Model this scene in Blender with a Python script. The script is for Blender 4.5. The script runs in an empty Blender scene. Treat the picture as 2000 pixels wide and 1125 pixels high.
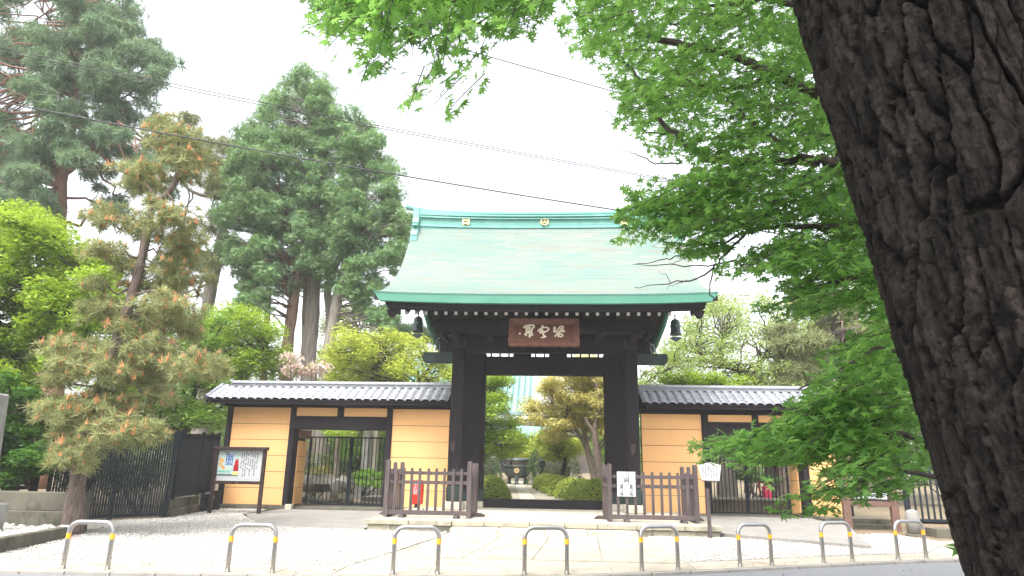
import bpy, bmesh, math, random
import numpy as np
from math import sin, cos, tan, pi, radians, sqrt, atan2
from mathutils import Matrix, Vector

SC = bpy.context.scene
COL = SC.collection
random.seed(7)
RNG = np.random.default_rng(11)

# ------------------------------------------------------------------ camera
PITCH, YAW, ROLL, FPX = radians(15.0), radians(3.3), radians(1.0), 1320.0
CAM = np.array([0.15, 0.0, 1.45])
FWD = np.array([-sin(YAW) * cos(PITCH), cos(YAW) * cos(PITCH), sin(PITCH)])
_r0 = np.array([cos(YAW), sin(YAW), 0.0]); _u0 = np.cross(_r0, FWD)
RGT = cos(ROLL) * _r0 + sin(ROLL) * _u0
UPV = cos(ROLL) * _u0 - sin(ROLL) * _r0
cam = bpy.data.cameras.new("camera"); cam.sensor_width = 36.0; cam.lens = FPX / 2000 * 36
cam.clip_start = 0.05; cam.clip_end = 2000
co = bpy.data.objects.new("camera", cam); COL.objects.link(co)
co.matrix_world = Matrix(((RGT[0], UPV[0], -FWD[0], CAM[0]), (RGT[1], UPV[1], -FWD[1], CAM[1]),
                          (RGT[2], UPV[2], -FWD[2], CAM[2]), (0, 0, 0, 1)))
SC.camera = co

HAZE = .0010
# ------------------------------------------------------------------ light
SUN_EL, SUN_AZ = radians(60), radians(205)          # azimuth measured from +Y towards +X
w = bpy.data.worlds.new("World"); SC.world = w; w.use_nodes = True
nt = w.node_tree; bg = nt.nodes["Background"]
sky = nt.nodes.new("ShaderNodeTexSky"); sky.sky_type = 'NISHITA'; sky.sun_disc = False
sky.sun_elevation = SUN_EL; sky.sun_rotation = SUN_AZ
sky.air_density = 1.0; sky.dust_density = 6.0; sky.ozone_density = 1.0
hs = nt.nodes.new("ShaderNodeHueSaturation"); hs.inputs['Saturation'].default_value = 0.25
nt.links.new(sky.outputs[0], hs.inputs['Color'])
nt.links.new(hs.outputs[0], bg.inputs['Color']); bg.inputs['Strength'].default_value = 0.15
sun = bpy.data.lights.new("sun", 'SUN'); sun.energy = 0.6; sun.angle = radians(14); sun.color = (1.0, 0.96, 0.9)
so = bpy.data.objects.new("sun", sun); COL.objects.link(so)
_sd = Vector((cos(SUN_EL) * sin(SUN_AZ), cos(SUN_EL) * cos(SUN_AZ), sin(SUN_EL)))
so.rotation_euler = _sd.to_track_quat('Z', 'Y').to_euler(); so.location = (0, 0, 40)
SC.view_settings.view_transform = 'Standard'; SC.view_settings.look = 'None'
SC.view_settings.gamma = 1.0; SC.view_settings.use_curve_mapping = False
SC.view_settings.exposure = 2.05
SC.cycles.max_bounces = 8; SC.cycles.transparent_max_bounces = 4
SC.cycles.use_denoising = True

# ------------------------------------------------------------------ places
def ray(px, py):
    return FWD + RGT * ((px - 1000) / FPX) - UPV * ((py - 562.5) / FPX)
def at(px, py, Y):                      # the point of a sight line at distance Y
    d = ray(px, py); return CAM + d * ((Y - CAM[1]) / d[1])
def depth(p): return float((np.asarray(p) - CAM) @ FWD)
def gz(Y): return 0.05 + 0.0145 * max(0.0, Y - 9.5)          # forecourt slope
def cz(Y): return 0.25 + 0.025 * max(0.0, Y - 21.0)          # courtyard slope
def atg(px, py, fn=gz):
    d = ray(px, py); z = 0.1
    for _ in range(40):
        p = CAM + d * ((z - CAM[2]) / d[2]); z = fn(p[1])
    return p

# ------------------------------------------------------------------ materials
def M(name, c1, c2=None, rough=.7, scale=6., stretch=(1, 1, 1), bump=0., bscale=None, spec=.3, metal=0., rnd=0., tint=False,
      lo=.35, hi=.65, spots=None, detail=6., bdist=.02):
    m = bpy.data.materials.new(name); m.use_nodes = True
    t = m.node_tree; N, L = t.nodes, t.links
    b = N["Principled BSDF"]; b.inputs['Roughness'].default_value = rough
    b.inputs['Metallic'].default_value = metal; b.inputs['Specular IOR Level'].default_value = spec
    tc = N.new("ShaderNodeTexCoord"); mp = N.new("ShaderNodeMapping"); mp.inputs['Scale'].default_value = stretch
    L.new(tc.outputs['Object'], mp.inputs['Vector'])
    if c2 is None: c2 = tuple(x * .8 for x in c1)
    mix = N.new("ShaderNodeMix"); mix.data_type = 'RGBA'
    mix.inputs[6].default_value = (*c1, 1); mix.inputs[7].default_value = (*c2, 1)
    if tint:
        a = N.new("ShaderNodeAttribute"); a.attribute_name = 'tint'; L.new(a.outputs['Fac'], mix.inputs[0])
    else:
        nz = N.new("ShaderNodeTexNoise"); nz.inputs['Scale'].default_value = scale; nz.inputs['Detail'].default_value = detail
        nz.inputs['Roughness'].default_value = .6
        L.new(mp.outputs[0], nz.inputs['Vector'])
        mr = N.new("ShaderNodeMapRange"); mr.inputs[1].default_value = lo; mr.inputs[2].default_value = hi
        L.new(nz.outputs['Fac'], mr.inputs[0]); L.new(mr.outputs[0], mix.inputs[0])
    out = mix.outputs[2]
    if spots:                           # (colour, scale, threshold) : dirt and moss patches
        sc_, ss, th = spots
        n2 = N.new("ShaderNodeTexNoise"); n2.inputs['Scale'].default_value = ss; n2.inputs['Detail'].default_value = 8
        n2.inputs['Roughness'].default_value = .7
        L.new(mp.outputs[0], n2.inputs['Vector'])
        r2 = N.new("ShaderNodeMapRange"); r2.inputs[1].default_value = th; r2.inputs[2].default_value = th + .14
        L.new(n2.outputs['Fac'], r2.inputs[0])
        x2 = N.new("ShaderNodeMix"); x2.data_type = 'RGBA'; x2.inputs[7].default_value = (*sc_, 1)
        L.new(r2.outputs[0], x2.inputs[0]); L.new(out, x2.inputs[6]); out = x2.outputs[2]
    if rnd:
        oi = N.new("ShaderNodeObjectInfo"); r = N.new("ShaderNodeMapRange")
        r.inputs[3].default_value = 1 - rnd; r.inputs[4].default_value = 1 + rnd
        L.new(oi.outputs['Random'], r.inputs[0])
        h = N.new("ShaderNodeHueSaturation"); L.new(out, h.inputs['Color']); L.new(r.outputs[0], h.inputs['Value']); out = h.outputs[0]
    L.new(out, b.inputs['Base Color'])
    if bump:
        nb = N.new("ShaderNodeTexNoise"); nb.inputs['Scale'].default_value = bscale or scale * 3; nb.inputs['Detail'].default_value = 8
        L.new(mp.outputs[0], nb.inputs['Vector'])
        bp = N.new("ShaderNodeBump"); bp.inputs['Strength'].default_value = bump; bp.inputs['Distance'].default_value = bdist
        L.new(nb.outputs['Fac'], bp.inputs['Height']); L.new(bp.outputs[0], b.inputs['Normal'])
    return m

def LM(name, c1, c2, tr, fac=.42, rough=.5, spec=.25):       # leaf: diffuse front, light through the blade
    m = bpy.data.materials.new(name); m.use_nodes = True
    t = m.node_tree; N, L = t.nodes, t.links
    b = N["Principled BSDF"]; b.inputs['Roughness'].default_value = rough; b.inputs['Specular IOR Level'].default_value = spec
    a = N.new("ShaderNodeAttribute"); a.attribute_name = 'tint'
    mix = N.new("ShaderNodeMix"); mix.data_type = 'RGBA'
    mix.inputs[6].default_value = (*c1, 1); mix.inputs[7].default_value = (*c2, 1)
    L.new(a.outputs['Fac'], mix.inputs[0]); L.new(mix.outputs[2], b.inputs['Base Color'])
    tl = N.new("ShaderNodeBsdfTranslucent")
    m2 = N.new("ShaderNodeMix"); m2.data_type = 'RGBA'
    m2.inputs[6].default_value = (*[x * .6 for x in tr], 1); m2.inputs[7].default_value = (*tr, 1)
    L.new(a.outputs['Fac'], m2.inputs[0]); L.new(m2.outputs[2], tl.inputs['Color'])
    ms = N.new("ShaderNodeMixShader"); ms.inputs[0].default_value = fac
    L.new(b.outputs[0], ms.inputs[1]); L.new(tl.outputs[0], ms.inputs[2])
    L.new(ms.outputs[0], N["Material Output"].inputs['Surface'])
    return m

m_dark = M("dark_timber", (.012, .0095, .0125), (.022, .0185, .022), .75, 3, (6, 6, .6), .25, 12, spec=.12)
m_darkx = M("dark_timber_beam", (.013, .0105, .0135), (.025, .021, .024), .75, 3, (.6, 6, 6), .25, 12, spec=.12)
m_soffit = M("soffit_boards", (.020, .016, .017), (.034, .026, .025), .75, 2, (5, .6, .6), .2, 12)
m_picket = M("weathered_timber", (.052, .039, .041), (.105, .083, .081), .75, 3, (9, 9, .7), .3, 14, rnd=.15)
m_orange = M("ochre_board", (.76, .428, .182), (.72, .40, .168), .75, 1.3, (1, 1, .35), .04, 90, rnd=.03, spots=((.66, .38, .15), 1.4, .60))
m_patina = M("copper_patina", (.125, .315, .272), (.165, .36, .31), .5, 2.5, (1, 1, 1), .05, 30)
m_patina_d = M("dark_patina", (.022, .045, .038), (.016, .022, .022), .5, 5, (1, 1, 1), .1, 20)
m_fascia = M("patina_fascia", (.075, .235, .170), (.10, .27, .20), .5, 2, (.3, 1, 1), .05, 20)
m_sheet = M("copper_sheets", (.112, .190, .166), (.182, .204, .178), .75, spots=((.168, .160, .136), 1.5, .53), stretch=(.45, 2.2, 2.2), tint=True, bump=.06, scale=6, spec=.35)
m_white = M("white_paint", (.62, .61, .59), (.54, .53, .51), .6, 20)
m_tile = M("grey_tile", (.19, .20, .222), (.26, .272, .30), .33, 5, bump=.05, bscale=60, rnd=.13, spec=.55)
m_stone = M("step_stone", (.36, .33, .25), (.25, .235, .185), .85, 4, bump=.35, bscale=30, rnd=.08, spots=((.11, .12, .07), 3.2, .58))
m_rock = M("garden_rock", (.15, .14, .115), (.10, .095, .08), .9, 4, bump=.4, bscale=25, rnd=.15, spots=((.06, .07, .035), 3, .56))
m_stone2 = M("pale_stone", (.50, .46, .38), (.42, .39, .31), .85, 5, bump=.25, bscale=40, rnd=.06, spots=((.24, .22, .17), 2.5, .60))
m_slab = M("paving_concrete", (.36, .325, .265), (.305, .275, .22), .9, 2.5, bump=.15, bscale=60, rnd=.03, spots=((.23, .205, .155), 1.6, .53))
m_apron = M("old_concrete", (.25, .24, .222), (.195, .187, .17), .9, 3, bump=.2, bscale=50, spots=((.20, .19, .16), 1.6, .56))
m_conc = M("stained_concrete", (.135, .125, .095), (.09, .085, .066), .9, 3, (1, 1, .5), .3, 25, spots=((.042, .042, .03), 1.8, .52))
m_pebble = M("white_pebble", (.54, .52, .485), (.33, .315, .285), .6, tint=True, spec=.3)
m_gravel = M("gravel_bed", (.36, .345, .31), (.22, .21, .19), .9, 60, bump=.6, bscale=80)
m_asphalt = M("asphalt", (.13, .135, .145), (.19, .195, .20), .85, 130, bump=.35, bscale=260, spots=((.25, .25, .25), 2.2, .62))
m_soil = M("soil", (.20, .15, .095), (.13, .10, .065), .95, 3, bump=.4, bscale=20)
m_court = M("courtyard_earth", (.20, .155, .10), (.13, .11, .07), .95, 1.5, bump=.3, bscale=18)
m_steel = M("stainless_steel", (.46, .45, .44), (.40, .39, .385), .30, 30, metal=1.0, spec=.5)
m_tape = M("orange_tape", (.90, .42, .03), (.84, .37, .03), .4, 20)
m_blk = M("black_steel", (.016, .020, .025), (.024, .029, .035), .75, 8, spec=.1)
m_brown = M("brown_frame", (.030, .018, .017), (.045, .028, .026), .5, 10)
m_brownl = M("brown_stand", (.15, .088, .068), (.125, .072, .057), .6, 10)
m_paper = M("white_paper", (.50, .52, .53), (.46, .48, .49), .7, 10)
m_ink = M("ink", (.012, .013, .016), (.018, .018, .02), .7, 10)
m_red = M("red_box", (.55, .030, .016), (.46, .024, .014), .4, 10)
m_gold = M("gilt", (.82, .60, .32), (.70, .48, .22), .4, 20, metal=.35)
m_plq = M("plaque_wood", (.085, .030, .021), (.135, .052, .033), .6, 2.5, (1, 4, 7), .25, 12)
m_plqf = M("plaque_frame", (.115, .050, .034), (.18, .080, .052), .6, 3, (2, 4, 4), .3, 12)
m_char = M("cream_letters", (.80, .72, .56), (.72, .63, .47), .6, 10)
m_bronze = M("dark_bronze", (.028, .042, .045), (.045, .060, .060), .38, 6, bump=.15, bscale=30, spec=.6)
m_cable = M("cable", (.05, .05, .053), None, .5)
m_mon = M("monument_granite", (.30, .30, .285), (.20, .20, .19), .85, 3, bump=.3, bscale=40, spots=((.16, .18, .12), 2.2, .60))
m_lamp = M("lamp_grey", (.25, .28, .30), None, .4, spec=.5)
m_barkp = M("pine_bark", (.090, .065, .052), (.175, .135, .115), .9, 5, (5, 5, 1.2), .9, 9)
m_barkr = M("red_pine_bark", (.17, .085, .060), (.26, .145, .105), .9, 4, (5, 5, 1.2), .8, 9)
m_barkg = M("grey_bark", (.33, .29, .26), (.17, .145, .125), .9, 3, (7, 7, .5), .9, 7)
m_barkc = M("cypress_bark", (.25, .155, .115), (.13, .085, .068), .9, 3, (7, 7, .4), .9, 7)
m_barkm = M("maple_bark", (.045, .036, .031), (.085, .070, .060), .85, 5, (3, 3, 1), .4, 12)
m_barkl = M("pale_maple_bark", (.30, .255, .20), (.14, .115, .09), .85, 4, (4, 4, 1), .5, 10)
l_near = LM("near_maple_leaf", (.056, .138, .045), (.170, .320, .080), (.42, .76, .16), .52)
l_maple = LM("bright_maple_leaf", (.130, .260, .020), (.280, .400, .040), (.46, .62, .05), .38)
l_mapd = LM("green_maple_leaf", (.080, .190, .025), (.190, .320, .045), (.34, .54, .06), .38)
l_yel = LM("yellow_green_leaf", (.230, .330, .045), (.440, .500, .075), (.62, .68, .10), .40)
l_lite = LM("light_green_leaf", (.190, .300, .080), (.340, .430, .120), (.56, .66, .18), .42)
l_rust = LM("rusty_maple_leaf", (.330, .350, .085), (.580, .500, .190), (.70, .64, .20), .42)
l_cyp = LM("cypress_spray", (.085, .180, .090), (.225, .345, .145), (.28, .46, .14), .36)
l_pine = LM("pine_needles", (.095, .180, .105), (.215, .310, .170), (.26, .38, .18), .28)
l_ypine = LM("young_pine_needles", (.190, .225, .085), (.370, .385, .175), (.42, .44, .18), .32)
l_bpine = LM("browned_pine_needles", (.180, .215, .100), (.300, .330, .150), (.34, .38, .15), .3)
l_candle = M("pine_candle", (.52, .20, .085), (.66, .31, .14), .7, tint=True)
l_bush = LM("clipped_leaf", (.200, .300, .040), (.440, .500, .100), (.50, .60, .10), .32)
l_shade = LM("shrub_leaf", (.030, .075, .022), (.090, .150, .040), (.12, .22, .04), .25)  # dark leaf green, also carries the shade of the added backing shrubs
l_pink = LM("pale_azalea_petal", (.62, .40, .38), (.80, .66, .60), (.70, .45, .42), .3)
l_hot = LM("pink_azalea_petal", (.62, .07, .16), (.78, .16, .22), (.70, .12, .18), .3)
l_forest = LM("far_leaf", (.085, .160, .045), (.190, .265, .075), (.26, .36, .10), .3)

# ------------------------------------------------------------------ mesh helpers
def tag(o, label=None, cat=None, group=None, kind=None):
    if label: o['label'] = label
    if cat: o['category'] = cat
    if group: o['group'] = group
    if kind: o['kind'] = kind
    return o
def empty(name, loc, label=None, cat=None, group=None):
    o = bpy.data.objects.new(name, None); o.location = tuple(float(x) for x in loc); o.empty_display_size = .2
    COL.objects.link(o); return tag(o, label, cat, group)
def wpos(o):
    p = Vector((0, 0, 0)) if o.parent is None else wpos(o.parent)
    return o.location.copy() if o.parent is None else p
def link(name, me, parent=None, mat=None):
    o = bpy.data.objects.new(name, me); COL.objects.link(o)
    if parent is not None:
        o.parent = parent
        r = parent
        while r.parent is not None: r = r.parent
        if r is parent: o.matrix_parent_inverse = Matrix.Translation(-r.location)
    return o
def place(o, M4):                        # world placement of a child whose mesh is local
    o.matrix_basis = M4; return o
def copy_tree(o, loc, rz=0., label=None):
    c = o.copy(); COL.objects.link(c); c.location = loc; c.rotation_euler = (0, 0, rz)
    if label: c['label'] = label
    for ch in [x for x in o.children]:
        d = ch.copy(); COL.objects.link(d); d.parent = c; d.matrix_parent_inverse = ch.matrix_parent_inverse.copy()
        for g in [x for x in ch.children]:
            e = g.copy(); COL.objects.link(e); e.parent = d
    return c

class MB:
    def __init__(s): s.v = []; s.f = []; s.m = []
    def add(s, vs, fs, m=0):
        k = len(s.v); s.v += [tuple(map(float, p)) for p in vs]
        s.f += [tuple(i + k for i in f) for f in fs]; s.m += [m] * len(fs); return s
    def box(s, x0, x1, y0, y1, z0, z1, m=0):
        if x0 > x1: x0, x1 = x1, x0
        if y0 > y1: y0, y1 = y1, y0
        v = [(x0, y0, z0), (x1, y0, z0), (x1, y1, z0), (x0, y1, z0), (x0, y0, z1), (x1, y0, z1), (x1, y1, z1), (x0, y1, z1)]
        return s.add(v, [(0, 3, 2, 1), (4, 5, 6, 7), (0, 1, 5, 4), (1, 2, 6, 5), (2, 3, 7, 6), (3, 0, 4, 7)], m)
    def hexa(s, b, t, m=0):             # four bottom and four top points, counter-clockwise
        return s.add(list(b) + list(t), [(0, 3, 2, 1), (4, 5, 6, 7), (0, 1, 5, 4), (1, 2, 6, 5), (2, 3, 7, 6), (3, 0, 4, 7)], m)
    def bar(s, p, q, wd, ht, up=(0, 0, 1), m=0):
        p, q = Vector(p), Vector(q); d = (q - p).normalized(); u = Vector(up)
        r = d.cross(u).normalized(); u = r.cross(d)
        a, b = r * (wd / 2), u * (ht / 2)
        return s.hexa([p - a - b, p + a - b, q + a - b, q - a - b], [p - a + b, p + a + b, q + a + b, q - a + b], m)
    def prism(s, pts, z0, z1, m=0):     # outline in xy, counter-clockwise
        n = len(pts)
        f0 = z0 if callable(z0) else (lambda x, y: z0); f1 = z1 if callable(z1) else (lambda x, y: z1)
        v = [(x, y, f0(x, y)) for x, y in pts] + [(x, y, f1(x, y)) for x, y in pts]
        return s.add(v, [tuple(range(n))[::-1], tuple(range(n, 2 * n))] + [(i, (i + 1) % n, n + (i + 1) % n, n + i) for i in range(n)], m)
    def prismy(s, pts, y0, y1, m=0):    # outline in xz, extruded along y
        n = len(pts); v = [(x, y0, z) for x, z in pts] + [(x, y1, z) for x, z in pts]
        return s.add(v, [tuple(range(n)), tuple(range(n, 2 * n))[::-1]] + [(i, n + i, n + (i + 1) % n, (i + 1) % n) for i in range(n)], m)
    def prismx(s, pts, x0, x1, m=0):    # outline in yz, extruded along x
        n = len(pts); v = [(x0, y, z) for y, z in pts] + [(x1, y, z) for y, z in pts]
        return s.add(v, [tuple(range(n))[::-1], tuple(range(n, 2 * n))] + [(i, (i + 1) % n, n + (i + 1) % n, n + i) for i in range(n)], m)
    def tube(s, pts, rad, n=8, m=0, flat=None):
        V, F = tube_np(pts, rad, n, flat); return s.add(V, F, m)
    def lathe(s, prof, c, n=20, m=0):
        V = []; F = []
        for r, z in prof:
            for k in range(n): V.append((c[0] + r * cos(2 * pi * k / n), c[1] + r * sin(2 * pi * k / n), c[2] + z))
        for i in range(len(prof) - 1):
            for k in range(n): F.append((i * n + k, i * n + (k + 1) % n, (i + 1) * n + (k + 1) % n, (i + 1) * n + k))
        F.append(tuple(range(n))[::-1]); F.append(tuple(range((len(prof) - 1) * n, len(prof) * n)))
        return s.add(V, F, m)
    def mesh(s, name, mats, smooth=False, bev=0.):
        me = bpy.data.meshes.new(name); me.from_pydata(s.v, [], s.f)
        for x in (mats if isinstance(mats, (list, tuple)) else [mats]): me.materials.append(x)
        me.polygons.foreach_set('material_index', s.m)
        if smooth: me.polygons.foreach_set('use_smooth', [True] * len(s.f))
        if bev:
            b = bmesh.new(); b.from_mesh(me)
            bmesh.ops.bevel(b, geom=b.edges[:], offset=bev, segments=1, affect='EDGES', clamp_overlap=True)
            b.to_mesh(me); b.free()
        me.update(); return me
    def build(s, name, mats, parent=None, smooth=False, bev=0.):
        return link(name, s.mesh(name, mats, smooth, bev), parent)

def tube_np(pts, rad, n=8, flat=None):
    P = np.asarray(pts, float); K = len(P)
    R = np.full(K, rad) if np.isscalar(rad) else np.asarray(rad, float)
    T = np.gradient(P, axis=0); T /= np.linalg.norm(T, axis=1)[:, None] + 1e-9
    u = np.cross(T[0], (0.3, 0.2, 1.0)) if abs(T[0][2]) < .9 else np.cross(T[0], (1.0, 0.1, 0))
    V = []
    for i in range(K):
        u = u - T[i] * (u @ T[i]); u /= np.linalg.norm(u) + 1e-9; b = np.cross(T[i], u)
        for k in range(n):
            a = 2 * pi * k / n; o = R[i] * (cos(a) * u + sin(a) * b)
            if flat: o = o * np.array(flat)
            V.append(P[i] + o)
    F = [(i * n + k, i * n + (k + 1) % n, (i + 1) * n + (k + 1) % n, (i + 1) * n + k) for i in range(K - 1) for k in range(n)]
    F += [tuple(range(n))[::-1], tuple(range((K - 1) * n, K * n))]
    return np.array(V), F

def np_mesh(name, V, T, mats, tint=None, smooth=False):      # V (n,3), T (m,3)
    me = bpy.data.meshes.new(name)
    V = np.asarray(V, np.float32); T = np.asarray(T, np.int32)
    me.vertices.add(len(V)); me.vertices.foreach_set('co', V.ravel())
    k = T.shape[1]
    me.loops.add(T.size); me.loops.foreach_set('vertex_index', T.ravel())
    me.polygons.add(len(T)); me.polygons.foreach_set('loop_start', np.arange(0, T.size, k, dtype=np.int32))
    me.polygons.foreach_set('loop_total', np.full(len(T), k, np.int32))
    for x in (mats if isinstance(mats, (list, tuple)) else [mats]): me.materials.append(x)
    if smooth: me.polygons.foreach_set('use_smooth', np.ones(len(T), bool))
    me.update(calc_edges=True)
    if tint is not None:
        a = me.attributes.new('tint', 'FLOAT', 'POINT'); a.data.foreach_set('value', np.asarray(tint, np.float32))
    me.validate()
    return me

def norm(a): return a / (np.linalg.norm(a, axis=-1, keepdims=True) + 1e-9)
def frames(nrm, xdir=None):
    nrm = norm(nrm); N = len(nrm)
    x = RNG.normal(size=(N, 3)) if xdir is None else xdir
    x = x - nrm * np.sum(x * nrm, 1, keepdims=True); x = norm(x)
    return np.stack([x, np.cross(nrm, x), nrm], axis=2)      # columns
def scatter(tv, tf, pos, nrm, size, tint, xdir=None, vt=None):
    R = frames(nrm, xdir); size = np.broadcast_to(size, (len(pos),))
    V = np.einsum('nij,vj->nvi', R, tv) * size[:, None, None] + pos[:, None, :]
    F = (tf[None] + (np.arange(len(pos)) * len(tv))[:, None, None]).reshape(-1, tf.shape[1])
    t = np.repeat(tint, len(tv)) if vt is None else np.clip(tint[:, None] + vt[None], 0, 1).ravel()
    return V.reshape(-1, 3), F, t
def join(parts):
    V = []; F = []; T = []; k = 0
    for v, f, t in parts: V.append(v); F.append(f + k); T.append(t); k += len(v)
    return np.concatenate(V), np.concatenate(F), np.concatenate(T)

# leaf shapes
def t_star(n=7, sinus=.36, droop=.18):
    V = [(0, 0, 0)]; F = []
    angs = np.linspace(-2.15, 2.15, n); ln = [.52, .80, .96, 1.0, .96, .80, .52] if n == 7 else [.62, .92, 1.0, .92, .62]
    for a, l in zip(angs, ln): V.append((l * sin(a), l * cos(a), -droop * l * l))
    st = (angs[1] - angs[0]) / 2
    for k in range(n + 1):
        a = angs[0] - st * .9 + k * 2 * st if 0 < k < n else (angs[0] - st * 1.2 if k == 0 else angs[-1] + st * 1.2)
        l = sinus if 0 < k < n else sinus * .55
        V.append((l * sin(a), l * cos(a), .02))
    for k in range(n): F += [(0, n + 1 + k, 1 + k), (0, 1 + k, n + 2 + k)]
    V = np.array(V) * .62; V[:, 1] += .05
    return V, np.array([(a, c, b) for a, b, c in F])
STAR7 = t_star(7); STAR5 = t_star(5, .34)
KITE = (np.array([(0, 0, 0), (.26, .45, .05), (0, 1, -.1), (-.26, .45, .05)]) - (0, .45, 0), np.array([(0, 1, 2), (0, 2, 3)]))
def t_tri():
    V = []; F = []
    for a, l in ((-.95, .8), (0, 1.), (.95, .8)):
        k = len(V)
        for x, y in ((0, 0), (.16 * l, .42 * l), (0, l), (-.16 * l, .42 * l)):
            V.append((x * cos(a) + y * sin(a), -x * sin(a) + y * cos(a), -.12 * y * y))
        F += [(k, k + 1, k + 2), (k, k + 2, k + 3)]
    return np.array(V) - (0, .4, 0), np.array(F)
TRI = t_tri()
def t_fan():                              # a flat, drooping cypress spray
    V = []; F = []
    for i, (y0, a, l) in enumerate(((0, 0, 1.), (.12, .7, .6), (.2, -.75, .62), (.35, .7, .5), (.42, -.65, .48), (.6, .6, .34), (.64, -.6, .32))):
        k = len(V); wd = .10
        for x, y in ((0, 0), (wd, .4 * l), (0, l), (-wd, .4 * l)):
            X = x * cos(a) + y * sin(a); Y = y0 + (-x * sin(a) + y * cos(a))
            V.append((X, Y, -.25 * Y * Y + .05 * sin(i * 2.1)))
        F += [(k, k + 1, k + 2), (k, k + 2, k + 3)]
    return np.array(V), np.array(F)
FAN = t_fan()
def t_fan4():
    V = []; F = []
    for i, (y0, a, l) in enumerate(((0, .1, 1.), (.1, .75, .66), (.22, -.8, .66))):
        k = len(V)
        for x, y in ((0, 0), (.075, .45 * l), (0, l), (-.075, .45 * l)):
            X = x * cos(a) + y * sin(a); Y = y0 + (-x * sin(a) + y * cos(a)); V.append((X, Y, -.3 * Y * Y + .05 * sin(i * 2.1)))
        F += [(k, k + 1, k + 2), (k, k + 2, k + 3)]
    return np.array(V), np.array(F)
FAN4 = t_fan4()
def t_tuft(n=34, spread=1.9, wd=.028, seed=1):
    r = np.random.default_rng(seed); V = []; F = []
    for i in range(n):
        th = spread * sqrt(r.random()); ph = r.random() * 2 * pi; l = .75 + .4 * r.random()
        d = np.array((sin(th) * cos(ph), sin(th) * sin(ph), cos(th))); p = norm(np.cross(d, r.normal(size=3)))
        k = len(V); b = d * .08
        V += [b - p * wd, b + p * wd, d * l + np.array((0, 0, -.12 * sin(th)))]; F.append((k, k + 1, k + 2))
    return np.array(V), np.array(F)
TUFT = t_tuft(36, 1.8, .036); TUFTB = t_tuft(18, 2.2, .05, 4)
def t_candle():
    V = []; F = []; r = np.random.default_rng(3)
    for ox, oy, h, tx, ty in ((0, 0, 1., 0, 0), (.13, .05, .62, .12, .05), (-.1, .1, .55, -.12, .12), (.0, -.14, .5, .02, -.15)):
        k = len(V); q = .085
        for z, s in ((0., .8), (.35, 1.0), (1., .25)):
            for a in range(4): V.append((ox + tx * z + q * s * cos(a * pi / 2), oy + ty * z + q * s * sin(a * pi / 2), z * h))
        for i in range(2):
            for a in range(4):
                A, B, C, D = k + i * 4 + a, k + i * 4 + (a + 1) % 4, k + (i + 1) * 4 + (a + 1) % 4, k + (i + 1) * 4 + a
                F += [(A, B, C), (A, C, D)]
    return np.array(V), np.array(F)
CANDLE = t_candle()

def inpoly(P, poly):
    x, y = P[:, 0], P[:, 1]; c = np.zeros(len(P), bool); n = len(poly)
    for i in range(n):
        x0, y0 = poly[i]; x1, y1 = poly[(i + 1) % n]
        if y0 == y1: continue
        k = ((y0 > y) != (y1 > y)) & (x < (x1 - x0) * (y - y0) / (y1 - y0) + x0); c ^= k
    return c
def rndpoly(poly, n):
    poly = np.array(poly, float); lo, hi = poly.min(0), poly.max(0); out = np.zeros((0, 2))
    while len(out) < n:
        p = lo + RNG.random((n * 3, 2)) * (hi - lo); out = np.concatenate([out, p[inpoly(p, poly)]])
    return out[:n]

def curve(p, q, n=7, sag=0., wob=.04):
    p, q = np.asarray(p, float), np.asarray(q, float); L = np.linalg.norm(q - p); t = np.linspace(0, 1, n)[:, None]
    c = p + (q - p) * t; c[:, 2] += sag * L * np.sin(np.pi * t[:, 0])
    c[1:-1] += RNG.normal(size=(n - 2, 3)) * wob * L; return c
def smooth_path(pts, k=4):
    P = np.asarray(pts, float); t = np.arange(len(P)); tt = np.linspace(0, len(P) - 1, (len(P) - 1) * k + 1)
    def cr(p0, p1, p2, p3, u): return .5 * ((2 * p1) + (-p0 + p2) * u + (2 * p0 - 5 * p1 + 4 * p2 - p3) * u * u + (-p0 + 3 * p1 - 3 * p2 + p3) * u ** 3)
    out = []
    for x in tt:
        i = min(int(x), len(P) - 2); u = x - i
        out.append(cr(P[max(i - 1, 0)], P[i], P[i + 1], P[min(i + 2, len(P) - 1)], u))
    return np.array(out)

# ------------------------------------------------------------------ trees
def pads_in(poly, n, Y0, Y1, rx, rz, nl):
    out = []
    for (px, py) in rndpoly(poly, n):
        c = at(px, py, Y0 + (Y1 - Y0) * random.random()); k = depth(c) / FPX; f = .7 + .6 * random.random()
        out.append((c, (rx * k * f, rx * k * f * .85, rz * k * f), int(nl * f * f)))
    return out
def pad_leaves(pads, flat=.7, jit=.4, size=.08, sj=.3, shape=TRI, droop=0.):
    P = []; N = []; S = []; X = []
    for c, r, n in pads:
        d = norm(RNG.normal(size=(n, 3))); q = d * (RNG.random((n, 1)) ** .45) * np.array(r)
        P.append(np.asarray(c) + q)
        o = d * np.array((1, 1, .6)); nn = np.array((0, 0, 1.)) * flat + o * (1 - flat) + RNG.normal(size=(n, 3)) * jit
        N.append(nn); X.append(d + np.array((0, 0, -droop)) + RNG.normal(size=(n, 3)) * .4)
    P = np.concatenate(P); N = np.concatenate(N); X = np.concatenate(X)
    s = size * (1 + sj * RNG.normal(size=len(P)).clip(-2, 2))
    t = (.5 + .28 * RNG.normal(size=len(P))).clip(0, 1)
    return scatter(shape[0], shape[1], P, N, s, t, X)

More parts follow.
